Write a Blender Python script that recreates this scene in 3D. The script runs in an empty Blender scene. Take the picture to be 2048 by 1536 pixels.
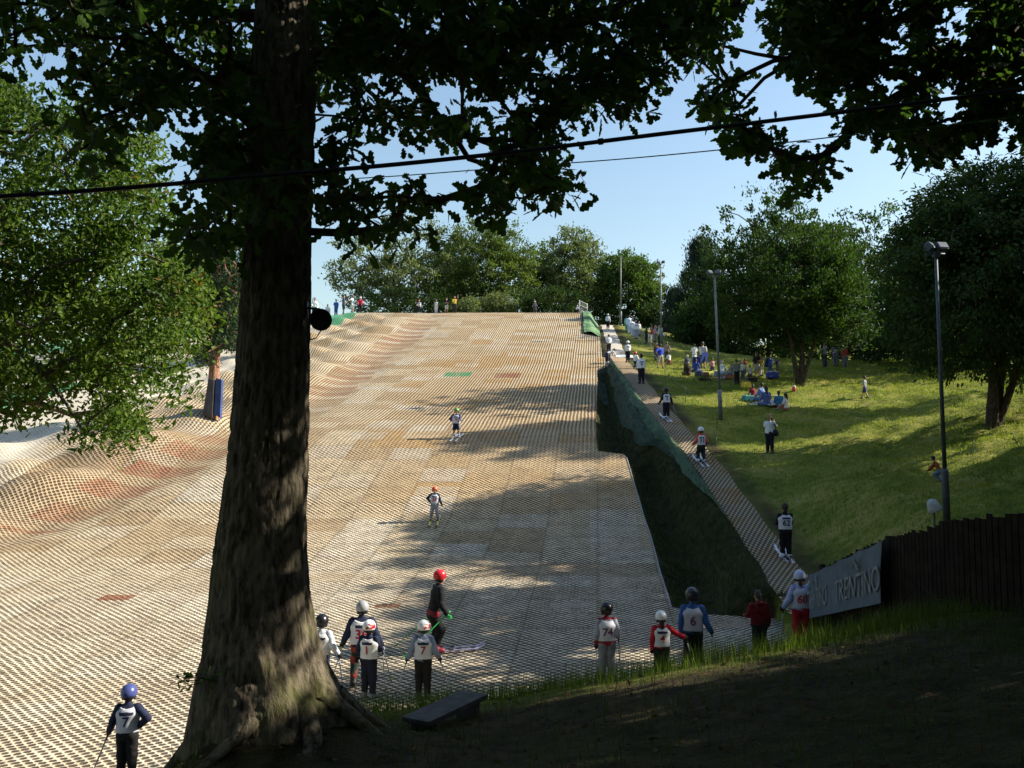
import bpy, math, random
import numpy as np
from mathutils import Vector, Matrix
from mathutils.bvhtree import BVHTree

SC = bpy.context.scene
COL = SC.collection
random.seed(7)
RNG = np.random.default_rng(11)

# ------------------------------------------------------------------ camera, sky, sun, exposure
EYE = 5.0                       # camera height above the datum
FPX = 1700.0                    # focal length in photo pixels (2048 wide)
PITCH = math.radians(4.0)
cam_d = bpy.data.cameras.new('camera')
cam = bpy.data.objects.new('camera', cam_d)
COL.objects.link(cam)
cam.location = (0, 0, EYE)
cam.rotation_euler = (math.radians(90) + PITCH, 0, 0)
cam_d.sensor_width = 36
cam_d.lens = FPX / 2048 * 36
cam_d.clip_start = 0.05
cam_d.clip_end = 3000
SC.camera = cam

SUN_EL, SUN_AZ = 33.0, 5.0     # azimuth measured from +X towards +Y
world = bpy.data.worlds.new('World')
SC.world = world
world.use_nodes = True
wn = world.node_tree
sky = wn.nodes.new('ShaderNodeTexSky')
sky.sky_type = 'NISHITA'
sky.sun_disc = False
sky.sun_elevation = math.radians(SUN_EL)
sky.sun_rotation = math.radians(90 - SUN_AZ)
sky.air_density = 1.5
sky.dust_density = 1.0
sky.ozone_density = 2.4
bg = wn.nodes['Background']
wn.links.new(sky.outputs[0], bg.inputs[0])
bg.inputs[1].default_value = 0.098

sun_d = bpy.data.lights.new('sun', 'SUN')
sun_d.energy = 5.0
sun_d.angle = math.radians(0.5)
sun_d.color = (1.0, 0.93, 0.80)
sun = bpy.data.objects.new('sun', sun_d)
COL.objects.link(sun)
_e, _a = math.radians(SUN_EL), math.radians(SUN_AZ)
SUNDIR = Vector((math.cos(_e) * math.cos(_a), math.cos(_e) * math.sin(_a), math.sin(_e)))
sun.rotation_euler = SUNDIR.to_track_quat('Z', 'Y').to_euler()
sun.location = (60, -10, 60)

SC.view_settings.view_transform = 'Standard'
SC.view_settings.look = 'None'
SC.view_settings.gamma = 1
SC.view_settings.use_curve_mapping = False
SC.view_settings.exposure = 1.03
SC.cycles.max_bounces = 4
SC.cycles.diffuse_bounces = 2
SC.cycles.transparent_max_bounces = 6

# ------------------------------------------------------------------ projection helpers
_c, _s = math.cos(PITCH), math.sin(PITCH)


def ray(u, v):
    a, b = (u - 1024) / FPX, (768 - v) / FPX
    return np.array([a, _c - b * _s, _s + b * _c])


def at(u, v, y):
    """the world point seen at photo pixel u, v at distance y"""
    d = ray(u, v)
    return np.array([0, 0, EYE]) + d * (y / d[1])


def project(P):
    P = np.asarray(P, float)
    z = P[..., 2] - EYE
    f = P[..., 1] * _c + z * _s
    upc = -P[..., 1] * _s + z * _c
    f = np.where(np.abs(f) < 1e-6, 1e-6, f)
    return 1024 + P[..., 0] / f * FPX, 768 - upc / f * FPX, f


# ------------------------------------------------------------------ noise
_TAB = np.random.default_rng(5).random((256, 256))


def vnoise(x, y, seed=0):
    x = np.asarray(x, float) + seed * 17.31
    y = np.asarray(y, float) + seed * 9.77
    xi, yi = np.floor(x).astype(int), np.floor(y).astype(int)
    fx, fy = x - xi, y - yi
    fx, fy = fx * fx * (3 - 2 * fx), fy * fy * (3 - 2 * fy)
    a = _TAB[xi & 255, yi & 255]
    b = _TAB[(xi + 1) & 255, yi & 255]
    c = _TAB[xi & 255, (yi + 1) & 255]
    d = _TAB[(xi + 1) & 255, (yi + 1) & 255]
    return (a * (1 - fx) + b * fx) * (1 - fy) + (c * (1 - fx) + d * fx) * fy


def fbm(x, y, seed=0, o=3):
    r, amp, tot = 0, 1.0, 0
    for k in range(o):
        r = r + amp * vnoise(np.asarray(x) * 2 ** k, np.asarray(y) * 2 ** k, seed + k * 3)
        tot += amp
        amp *= .5
    return r / tot


def sstep(a, b, x):
    t = np.clip((np.asarray(x, float) - a) / (b - a), 0, 1)
    return t * t * (3 - 2 * t)


# ------------------------------------------------------------------ terrain heights (z relative to the datum)
_yt = np.arange(-80, 400, .25)


def _tab(ys, zs, sm=12):
    z = np.interp(_yt, ys, zs)
    k = np.exp(-np.linspace(-2, 2, 2 * sm + 1) ** 2)
    k /= k.sum()
    zp = np.pad(z, sm, mode='edge')
    return np.convolve(zp, k, 'valid')


_ZM = _tab([-80, 8, 14, 17, 22, 27, 31.8, 36, 39.5, 44, 50, 61, 75, 86, 89, 94, 110, 400],
           [-5.1, -5.05, -4.95, -4.8, -4.42, -3.95, -2.95, -1.3, .1, 1.2, 2.6, 5.4, 9.6, 13.1, 13.75, 14.0, 14.1, 14.1], 6)
_TZ = _tab([-80, 18, 21, 26, 30, 35.5, 41.5, 50, 55, 61, 75, 90, 96, 400],
           [-4.3, -4.3, -3.9, -3.5, -2.45, -.8, 1.2, 3.35, 4.5, 5.75, 9.2, 12.6, 13.4, 14], 8)
_TX = _tab([-80, 20, 26, 35.5, 41.5, 50, 61, 75, 90, 400], [6.9, 7.0, 7.97, 8.06, 7.5, 7.6, 7.85, 8.9, 10.1, 10.4], 12)
_RC = _tab([-80, 20, 30, 33.5, 36.4, 39.3, 50.5, 63.5, 82, 400], [-32, -25, -19.8, -17.9, -16.4, -15.2, -12.9, -12.1, -9.9, -7], 10)


def _edge_pts(uv):
    out = []
    yy = np.arange(10, 90, .02)
    zz = np.interp(yy, _yt, _ZM)
    for u, v in uv:
        d = ray(u, v)
        i = int(np.argmax(d[2] / d[1] * yy < zz))
        out.append((yy[i], d[0] / d[1] * yy[i]))
    return out


_lo = _edge_pts([(1345, 1226), (1330, 1175), (1314, 1120), (1297, 1060), (1281, 1010), (1266, 960), (1251, 908)])
_up = _edge_pts([(1193, 889), (1192, 840), (1194, 790), (1196, 742)])
_ep = [(-80, 8.0), (21.4, 8.0)] + [(max(y, 21.55 + .05 * i), x) for i, (y, x) in enumerate(_lo)] + [(_lo[-1][0] + .25, _up[0][1])] + [(max(y, _lo[-1][0] + .5 + .1 * i), x) for i, (y, x) in enumerate(_up)] + [(62, 7.2), (64.5, 7.2), (65, 6.9), (74, 7.75), (75.2, 6.4), (82, 6.85), (88, 7.35), (400, 7.4)]
_ey, _exx = [q[0] for q in _ep], [q[1] for q in _ep]
EDGE_KINK = _lo[-1][0]


def zmain(y): return np.interp(y, _yt, _ZM) + EYE
def track_z(y): return np.interp(y, _yt, _TZ) + EYE
def track_x(y): return np.interp(y, _yt, _TX)
def edge_x(y): return np.interp(y, _ey, _exx)
def ridge_x(y): return np.interp(y, _yt, _RC)


def slope_h(x, y):
    x, y = np.asarray(x, float), np.asarray(y, float)
    z = zmain(y)
    p = x - .1 * y
    d = x - ridge_x(y)
    on = sstep(24, 32, y) * (1 - sstep(84, 88, y))
    amp = np.interp(y, [30, 42, 50, 60, 85], [.75, .8, .5, .5, .35])
    z = z + on * amp * np.exp(-((d + 1.4) / 1.6) ** 2) * (.62 + .38 * np.cos(y * 2 * math.pi / 4.3))
    z = z - on * .35 * amp * np.exp(-((d - 1.6) / 1.5) ** 2)
    m = np.cos((y * .92 + x * .2) * 2 * math.pi / 3.9) * np.cos((p) * 2 * math.pi / 5.6)
    z = z + on * .46 * np.clip(m, -.3, 1) * sstep(-12, -8, d) * (1 - sstep(-3.5, -1, d)) * np.interp(y, [40, 55], [.6, 1])
    z = z - .10 * np.clip(-25 - p, 0, 60)
    z = z + .10 * (fbm(x * .22, y * .3, 3) - .5) * sstep(16, 26, y)
    return z


def surf(x, y):
    """the walkable surface everywhere"""
    x, y = np.broadcast_arrays(np.asarray(x, float), np.asarray(y, float))
    zs = slope_h(x, y)
    e, tx, tz = edge_x(y), track_x(y), track_z(y)
    # gully between the slope and the tow track
    w = np.maximum(tx - .62 - e, .25)
    t = np.clip((x - e) / w, 0, 1)
    ze = slope_h(e, y)
    b = sstep(.30, .86, t)
    dip = np.interp(y, [20, 24, 32, 40, 58, 62, 70, 86, 90], [0, .35, .5, .85, .5, .0, .0, 0, 0])
    g = ze * (1 - b) + tz * b - dip * np.sin(np.pi * np.clip(t / .62, 0, 1))
    g = g + np.interp(y, [21, 26, 60, 64], [0, .22, .22, 0]) * np.exp(-((t - .9) / .09) ** 2)
    g = g + .16 * (fbm(x * 1.3, y * 1.1, 8) - .5) * np.sin(np.pi * t) * sstep(21, 24, y)
    z = np.where(x < e, zs, g)
    # grass hill right of the track
    dx = x - tx - .62
    B = -5.78 + .25 * x + .054 * y + EYE
    fl = tz - .25
    k = .35
    mx = np.logaddexp(fl / k, B / k) * k
    hill = tz + sstep(0, 3.2, dx) * (mx - tz)
    hill = hill - .22 * np.clip(x - 13.5, 0, 14) * sstep(62, 80, y)
    tus = (fbm(x * 1.1, y * 1.7, 21, 3) - .5) * np.interp(x, [10, 15], [.34, .62]) + (vnoise(x * .35, y * .35, 4) - .5) * .3
    hill = hill + tus * sstep(1.2, 5, dx) * sstep(12, 18, y) * np.interp(y, [40, 55], [1, .5])
    z = np.where((x >= e) & (x < tx - .62), z, np.where(x >= tx - .62, np.where(x > tx + .62, hill, tz), z))
    # near bank under the oak
    xr, xl = np.clip(x, 0, 14), np.clip(-x, 0, 60)
    F = -1.6 - .15 * np.clip(y, -6, 60) + .185 * xr - .08 * xl - .06 * np.clip(y - 10.5, 0, 60) ** 2
    F = F - .35 * np.clip(xl - 2.6, 0, 12) ** 1.4 + .5 * np.exp(-(((x + 2.3) / 1.0) ** 2 + ((y - 8.6) / 1.0) ** 2))
    F = F + .10 * (fbm(x * .8, y * .8, 31) - .5) + EYE
    near = 1 - sstep(16, 26, y)
    k = .12
    mx = np.logaddexp(F / k, z / k) * k
    return z * (1 - near) + mx * near


def hit(u, v, f=surf):
    d = ray(u, v)
    ts = np.arange(2, 190, .04)
    pz = EYE + d[2] * ts
    dif = pz - f(d[0] * ts, d[1] * ts)
    i = int(np.argmax(dif < 0))
    if dif[i] >= 0:
        i = len(ts) - 1
    if i > 0:
        a, b = dif[i - 1], dif[i]
        t = ts[i - 1] + .04 * a / (a - b + 1e-9)
    else:
        t = ts[0]
    x, y = d[0] * t, d[1] * t
    return np.array([x, y, float(f(x, y))])


# ------------------------------------------------------------------ node helpers
class S:
    """a shader value with arithmetic"""
    def __init__(self, nt, s): self.nt, self.s = nt, s
    def _m(self, op, *o, rev=False):
        n = self.nt.nodes.new('ShaderNodeMath')
        n.operation = op
        args = [self] + list(o)
        if rev: args = args[::-1]
        for i, a in enumerate(args):
            if isinstance(a, S): self.nt.links.new(a.s, n.inputs[i])
            else: n.inputs[i].default_value = a
        return S(self.nt, n.outputs[0])
    def __add__(self, o): return self._m('ADD', o)
    __radd__ = __add__
    def __sub__(self, o): return self._m('SUBTRACT', o)
    def __rsub__(self, o): return self._m('SUBTRACT', o, rev=True)
    def __mul__(self, o): return self._m('MULTIPLY', o)
    __rmul__ = __mul__
    def floor(self): return self._m('FLOOR')
    def fract(self): return self._m('FRACT')
    def min(self, o): return self._m('MINIMUM', o)
    def max(self, o): return self._m('MAXIMUM', o)
    def abs(self): return self._m('ABSOLUTE')
    def sqrt(self): return self._m('SQRT')
    def gt(self, o): return self._m('GREATER_THAN', o)
    def lt(self, o): return self._m('LESS_THAN', o)
    def step(self, a, b, lo=0.0, hi=1.0):
        n = self.nt.nodes.new('ShaderNodeMapRange')
        n.interpolation_type = 'SMOOTHSTEP'
        self.nt.links.new(self.s, n.inputs[0])
        for i, q in enumerate((a, b, lo, hi)): n.inputs[i + 1].default_value = q
        return S(self.nt, n.outputs[0])


class NT:
    def __init__(self, name):
        self.m = bpy.data.materials.new(name)
        self.m.use_nodes = True
        self.nt = self.m.node_tree
        self.b = self.nt.nodes['Principled BSDF']
        self.out = self.nt.nodes['Material Output']
    def n(self, t): return self.nt.nodes.new(t)
    def l(self, a, b): self.nt.links.new(a.s if isinstance(a, S) else a, b)
    def xyz(self):
        t, q = self.n('ShaderNodeTexCoord'), self.n('ShaderNodeSeparateXYZ')
        self.l(t.outputs['Object'], q.inputs[0])
        self.co = t.outputs['Object']
        return [S(self.nt, o) for o in q.outputs]
    def vec(self, x, y, z=0.0):
        q = self.n('ShaderNodeCombineXYZ')
        for i, a in enumerate((x, y, z)):
            if isinstance(a, S): self.l(a, q.inputs[i])
            else: q.inputs[i].default_value = a
        return q.outputs[0]
    def noise(self, scale, detail=3, co=None, rough=.55):
        q = self.n('ShaderNodeTexNoise')
        q.inputs['Scale'].default_value = scale
        q.inputs['Detail'].default_value = detail
        q.inputs['Roughness'].default_value = rough
        self.l(co if co is not None else self.co, q.inputs['Vector'])
        return S(self.nt, q.outputs['Fac'])
    def white(self, v):
        q = self.n('ShaderNodeTexWhiteNoise')
        q.noise_dimensions = '3D'
        self.l(v, q.inputs['Vector'])
        return S(self.nt, q.outputs['Value'])
    def attr(self, name):
        q = self.n('ShaderNodeAttribute')
        q.attribute_name = name
        return S(self.nt, q.outputs['Fac'])
    def mix(self, f, a, b):
        q = self.n('ShaderNodeMix')
        q.data_type = 'RGBA'
        if isinstance(f, S): self.l(f, q.inputs[0])
        else: q.inputs[0].default_value = f
        for i, a_ in ((6, a), (7, b)):
            if isinstance(a_, (tuple, list)): q.inputs[i].default_value = (*a_[:3], 1)
            else: self.l(a_, q.inputs[i])
        return q.outputs[2]
    def ramp(self, f, stops, const=False):
        q = self.n('ShaderNodeValToRGB')
        e = q.color_ramp.elements
        q.color_ramp.interpolation = 'CONSTANT' if const else 'LINEAR'
        while len(e) < len(stops): e.new(.5)
        for i, (p, c) in enumerate(stops):
            e[i].position = p
            e[i].color = (*c, 1)
        self.l(f, q.inputs[0])
        return q.outputs[0]
    def bump(self, h, strength, dist):
        q = self.n('ShaderNodeBump')
        q.inputs['Strength'].default_value = strength
        q.inputs['Distance'].default_value = dist
        self.l(h, q.inputs['Height'])
        self.l(q.outputs[0], self.b.inputs['Normal'])
    def col(self, c):
        if isinstance(c, (tuple, list)): self.b.inputs['Base Color'].default_value = (*c, 1)
        else: self.l(c, self.b.inputs['Base Color'])
    def rough(self, r, spec=.3):
        self.b.inputs['Roughness'].default_value = r
        self.b.inputs['Specular IOR Level'].default_value = spec


_MC = {}


def pm(c, rough=.8, var=.18, scale=9.0, spec=.25, metal=0.0, name='cloth'):
    """plain procedural material: a colour broken up by noise"""
    key = (tuple(c), rough, var, scale, spec, metal)
    if key in _MC: return _MC[key]
    t = NT(name)
    t.xyz()
    n = t.noise(scale, 4)
    lo = tuple(max(0, q * (1 - var)) for q in c)
    hi = tuple(min(1, q * (1 + var)) for q in c)
    t.col(t.mix(n.step(.3, .7), lo, hi))
    t.rough(rough, spec)
    t.b.inputs['Metallic'].default_value = metal
    _MC[key] = t.m
    return t.m


# ------------------------------------------------------------------ object helpers
def mesh_obj(name, V, faces, mats, parent=None, fm=None, smooth=True, attrs=None):
    """one mesh object from numpy vertices and an (n,k) face array or a list of such"""
    me = bpy.data.meshes.new(name)
    V = np.ascontiguousarray(V, dtype=np.float32)
    fl = faces if isinstance(faces, list) else [faces]
    fl = [np.asarray(f, np.int32) for f in fl if len(f)]
    nl = sum(f.size for f in fl)
    nf = sum(len(f) for f in fl)
    me.vertices.add(len(V))
    me.vertices.foreach_set('co', V.ravel())
    me.loops.add(nl)
    me.polygons.add(nf)
    me.loops.foreach_set('vertex_index', np.concatenate([f.ravel() for f in fl]).astype(np.int32))
    tot = np.concatenate([np.full(len(f), f.shape[1], np.int32) for f in fl])
    st = np.concatenate([[0], np.cumsum(tot)[:-1]]).astype(np.int32)
    me.polygons.foreach_set('loop_start', st)
    me.polygons.foreach_set('loop_total', tot)
    if fm is not None: me.polygons.foreach_set('material_index', np.asarray(fm, np.int32))
    me.polygons.foreach_set('use_smooth', np.full(nf, bool(smooth)))
    for m in mats if isinstance(mats, (list, tuple)) else [mats]: me.materials.append(m)
    for nm, (dom, val) in (attrs or {}).items():
        a = me.attributes.new(nm, 'FLOAT', dom)
        a.data.foreach_set('value', np.asarray(val, np.float32))
    me.update(calc_edges=True)
    me.validate()
    o = bpy.data.objects.new(name, me)
    COL.objects.link(o)
    if parent is not None: o.parent = parent
    return o


def tag(o, label, cat, group=None):
    o['label'], o['category'] = label, cat
    if group: o['group'] = group
    return o


def structure(o):
    o['kind'] = 'structure'
    return o


def thing(name, label, cat, loc, yaw=0, group=None):
    o = bpy.data.objects.new(name, None)
    COL.objects.link(o)
    o.empty_display_size = .2
    o.location = [float(q) for q in loc]
    o.rotation_euler = (0, 0, yaw)
    return tag(o, label, cat, group)


class MB:
    """collects boxes, tubes and lathes into one mesh"""
    def __init__(self): self.v, self.q, self.m, self.n = [], [], [], 0
    def add(self, V, F, mi=0):
        self.v.append(np.asarray(V, float))
        self.q.append([[i + self.n for i in f] for f in F])
        self.m += [mi] * len(F)
        self.n += len(V)
    def box(self, c, s, R=None, mi=0, bev=0.0):
        hx, hy, hz = np.array(s) / 2
        b = min(bev, hx * .45, hy * .45, hz * .45) if bev else 0
        if b:
            prof = [(-hx + b, -hy), (hx - b, -hy), (hx, -hy + b), (hx, hy - b), (hx - b, hy), (-hx + b, hy), (-hx, hy - b), (-hx, -hy + b)]
        else:
            prof = [(-hx, -hy), (hx, -hy), (hx, hy), (-hx, hy)]
        k = len(prof)
        V = []
        lv = [(-hz, 1 - b / max(hx, hy)), (-hz + b, 1), (hz - b, 1), (hz, 1 - b / max(hx, hy))] if b else [(-hz, 1), (hz, 1)]
        for z, sc in lv: V += [(x * sc, y * sc, z) for x, y in prof]
        F = [list(range(k))[::-1], [k * (len(lv) - 1) + i for i in range(k)]]
        for l in range(len(lv) - 1):
            F += [[l * k + i, l * k + (i + 1) % k, (l + 1) * k + (i + 1) % k, (l + 1) * k + i] for i in range(k)]
        V = np.array(V)
        if R is not None: V = V @ np.array(R).T
        self.add(V + np.array(c), F, mi)
        return self
    def tube(self, pts, rad, n=8, mi=0, cap=True):
        P = np.array(pts, float)
        r = np.full(len(P), rad) if np.isscalar(rad) else np.array(rad, float)
        T = np.gradient(P, axis=0)
        T /= np.linalg.norm(T, axis=1)[:, None] + 1e-9
        ref = np.array([0, 0, 1.0]) if abs(T[0][2]) < .9 else np.array([1.0, 0, 0])
        V = []
        for i in range(len(P)):
            a = np.cross(T[i], ref)
            a /= np.linalg.norm(a) + 1e-9
            b = np.cross(T[i], a)
            for k in range(n):
                th = 2 * math.pi * k / n
                V.append(P[i] + r[i] * (math.cos(th) * a + math.sin(th) * b))
        F = []
        for i in range(len(P) - 1):
            F += [[i * n + k, i * n + (k + 1) % n, (i + 1) * n + (k + 1) % n, (i + 1) * n + k] for k in range(n)]
        if cap: F += [list(range(n))[::-1], [(len(P) - 1) * n + k for k in range(n)]]
        self.add(V, F, mi)
        return self
    def lathe(self, prof, c=(0, 0, 0), R=None, n=20, mi=0):
        V = []
        for r, z in prof:
            V += [(r * math.cos(2 * math.pi * k / n), r * math.sin(2 * math.pi * k / n), z) for k in range(n)]
        F = []
        for i in range(len(prof) - 1):
            F += [[i * n + k, i * n + (k + 1) % n, (i + 1) * n + (k + 1) % n, (i + 1) * n + k] for k in range(n)]
        F += [list(range(n))[::-1], [(len(prof) - 1) * n + k for k in range(n)]]
        V = np.array(V)
        if R is not None: V = V @ np.array(R).T
        self.add(V + np.array(c), F, mi)
        return self
    def raw(self, V, F, mi=0):
        self.add(V, F, mi)
        return self
    def build(self, name, mats, parent=None, smooth=False):
        V = np.concatenate(self.v)
        groups, order = {}, {}
        for f, m in zip([f for q in self.q for f in q], self.m):
            groups.setdefault(len(f), []).append(f)
            order.setdefault(len(f), []).append(m)
        ks = sorted(groups)
        return mesh_obj(name, V, [np.array(groups[k]) for k in ks], mats, parent, sum((order[k] for k in ks), []), smooth)


def rotz(a):
    c, s = math.cos(a), math.sin(a)
    return np.array([[c, -s, 0], [s, c, 0], [0, 0, 1]])


# ------------------------------------------------------------------ ground materials
def hexmask(t, p, s, a, b, lo=.27, hi=.40, jit=None):
    """dark hollows of the honeycomb brush matting"""
    fa, fb = (p * (1 / a)).fract() - .5, (s * (1 / b)).fract() - .5
    ga, gb = (p * (1 / a) + .5).fract() - .5, (s * (1 / b) + .5).fract() - .5
    d = (fa * fa + fb * fb).min(ga * ga + gb * gb).sqrt()
    if jit is not None: d = d + jit
    return d.step(lo, hi, 1.0, 0.0)


CREAM, TAN, ORANGE, WHITE, RED, GREEN = (.69, .565, .38), (.53, .395, .235), (.50, .29, .10), (.72, .66, .54), (.33, .105, .055), (.02, .33, .14)


def slope_material():
    t = NT('brush_matting')
    X, Y, Z = t.xyz()
    p, s = X - Y * .1, Y * 1.0
    d = t.attr('ridge')
    colm = (p * (1 / 1.85)).floor()
    off = t.white(t.vec(colm, 3.0)) * 1.3
    row = ((s + off) * (1 / 1.32)).floor()
    r1 = t.white(t.vec(colm, row, 1.0))
    r2 = t.white(t.vec(colm, row, 7.0))
    base = t.ramp(r1, [(0, (.44, .31, .175)), (.22, TAN), (.42, CREAM), (.75, CREAM), (1, WHITE)])
    big = t.noise(.09, 2)
    base = t.mix(big.step(.40, .62, 0, .35), base, TAN)
    base = t.mix(X.step(-9, -3) * Y.step(29, 35) * Y.step(58, 72, 1.0, .35) * .72, base, (.52, .355, .18))
    patch = (r2.gt(.87)) * X.step(-9, -5) * Y.step(30, 36) * Y.step(66, 72, 1.0, 0.0)
    base = t.mix(patch * .70, base, ORANGE)
    base = t.mix(t.noise(.35, 3).step(.55, .75, 0, .30) * Y.step(33, 38), base, ORANGE)
    wp = r2.lt(.06) * .45
    base = t.mix(wp, base, WHITE)
    base = t.mix(Y.step(22, 30, .55, 0.0), base, WHITE)
    # the odd coloured mats
    for (u0, v0, u1, v1), c in (((1176, 1), (0, 0)),) and (
            ((890, 745, 942, 754), GREEN), ((990, 747, 1040, 757), RED), ((958, 711, 1010, 737), ORANGE), ((1012, 712, 1056, 730), ORANGE),
            ((1034, 768, 1086, 782), ORANGE), ((945, 680, 985, 690), ORANGE), ((895, 808, 955, 820), ORANGE), ((1015, 706, 1058, 713), WHITE),
            ((910, 728, 956, 734), WHITE), ((780, 810, 835, 817), WHITE), ((735, 842, 805, 858), WHITE), ((700, 865, 770, 880), WHITE), ((830, 975, 915, 1000), WHITE),
            ((620, 1110, 760, 1150), WHITE), ((1180, 1020, 1275, 1100), WHITE), ((200, 1192, 265, 1203), RED), ((750, 1210, 800, 1218), RED)):
        A, B = hit(u0, v1, slope_h), hit(u1, v0, slope_h)
        C = hit((u0 + u1) / 2, (v0 + v1) / 2, slope_h)
        w = (hit(u1, (v0 + v1) / 2, slope_h)[0] - hit(u0, (v0 + v1) / 2, slope_h)[0]) / 2
        pc, y0, y1 = C[0] - .1 * C[1], A[1], B[1]
        m = (p.gt(pc - w)) * (p.lt(pc + w)) * (s.gt(y0)) * (s.lt(y1))
        base = t.mix(m * (.95 if c in (GREEN, RED) else .7 if c == ORANGE else .42), base, c)
    rr = (s * (1 / 1.9)).fract()
    base = t.mix(d.step(-3.2, -1.4) * d.step(1.6, 3.2, 1.0, 0.0) * Y.step(25, 29) * Y.step(39, 43, 1.0, 0.0) * .62, base, (.33, .215, .115))
    rv = t.white(t.vec((s * (1 / 1.9)).floor(), 5.0))
    band = (d + rv * .5).step(.2, .35) * (d - rv * .6).step(2.3, 2.5, 1.0, 0.0) * rr.step(.56, .62, 1.0, 0.0) * (rv * .3 + .7) * (Y.gt(50) * Y.lt(83) + Y.gt(31.2) * Y.lt(41.0)).min(1.0)
    base = t.mix(band * (.45 + r1 * .45), base, RED)
    pale = p.step(-26, -24.6, 1.0, 0.0)
    base = t.mix(pale * .85, base, (.74, .68, .56))
    gm = (p.gt(-60) * p.lt(-24.4) * Y.gt(80.5) * Y.lt(90)).max(p.lt(-36.5) * p.gt(-40.5) * Y.gt(52) * Y.lt(62))
    base = t.mix(gm, base, (.03, .40, .20))
    # honeycomb close by, straight brush rows further up
    wx, wy = t.noise(.7, 2), t.noise(1.1, 2)
    pw, sw = p + (wx - .5) * .10 + (t.noise(3.5, 2) - .5) * .04, s + (wy - .5) * .14
    sd = (((p * (1 / 1.85)).fract() - .5).abs().step(.45, .5) * .035).max((((s + off) * (1 / 1.32)).fract() - .5).abs().step(.44, .5) * .035)
    jit = (t.noise(1.7, 3) - .5) * .15 - X.step(-9, 0) * Y.step(24, 34, 1.0, 0.0) * .045 + (t.noise(9.0, 2) - .5) * .20 - sd
    hx = hexmask(t, pw, sw, .21, .185, .18, .36, jit)
    st = ((pw * (1 / .19)).fract() - .5).abs().step(.16, .36, 1.0, 0.0)
    seam = ((p * (1 / 1.85)).fract() - .5).abs().gt(.487).max((((s + off) * (1 / 1.32)).fract() - .5).abs().gt(.487) * .6)
    far = Y.step(34, 46)
    hole = hx * (1 - far * .55) * .93 + far * st * .66
    hole = (hole * (1 - pale * .55)).max(seam * .25).min(1.0)
    lane = t.noise(1.0, 4, t.vec(p * 1.3, s * .07))
    base = t.mix(lane.step(.40, .68, 0, .32), base, (.47, .36, .22))
    dirt = t.noise(2.6, 5)
    base = t.mix(dirt.step(.54, .72, 0, .28), base, (.34, .25, .16))
    sp = t.noise(60, 2)
    base = t.mix(sp.step(.35, .7, 0, .22), base, TAN)
    t.col(t.mix(hole, base, (.050, .034, .019)))
    t.bump((1 - hole) + sp * .4, .8, .03)
    t.rough(.85, .15)
    return t.m


def grass_material():
    t = NT('grass_ground')
    X, Y, Z = t.xyz()
    a, b, c = t.noise(.5, 4), t.noise(3.2, 4), t.noise(22, 3)
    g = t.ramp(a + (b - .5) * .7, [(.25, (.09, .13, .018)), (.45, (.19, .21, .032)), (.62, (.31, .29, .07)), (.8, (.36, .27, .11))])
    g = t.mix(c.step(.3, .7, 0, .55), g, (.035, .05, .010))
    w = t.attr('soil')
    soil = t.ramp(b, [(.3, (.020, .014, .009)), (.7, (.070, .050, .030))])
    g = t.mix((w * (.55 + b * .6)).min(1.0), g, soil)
    g = t.mix(w.step(1.0, 1.8, 0, .8), g, t.ramp(b + (c - .5) * .5, [(.3, (.014, .016, .007)), (.55, (.038, .042, .014)), (.75, (.060, .045, .022))]))  # dark olive: gully earth, and shade put into the near bank colour
    t.col(g)
    t.bump(b * .5 + c, .9, .06)
    t.rough(.95, .08)
    return t.m


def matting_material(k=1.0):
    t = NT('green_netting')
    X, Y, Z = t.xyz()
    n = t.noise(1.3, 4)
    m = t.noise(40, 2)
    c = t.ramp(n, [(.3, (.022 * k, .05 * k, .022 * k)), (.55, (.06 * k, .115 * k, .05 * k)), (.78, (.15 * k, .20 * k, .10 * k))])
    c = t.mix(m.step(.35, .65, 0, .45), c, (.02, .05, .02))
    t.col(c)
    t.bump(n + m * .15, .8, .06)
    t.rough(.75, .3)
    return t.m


# ------------------------------------------------------------------ ground, slope, track, matting
def grid_faces(nx, ny):
    i = np.arange(nx - 1)[None, :] + np.arange(ny - 1)[:, None] * nx
    i = i.ravel()
    return np.stack([i, i + 1, i + nx + 1, i + nx], 1)


def axis(*seg):
    out = []
    for a, b, st in seg: out.append(np.arange(a, b, st))
    return np.concatenate(out + [[seg[-1][1]]])


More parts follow.
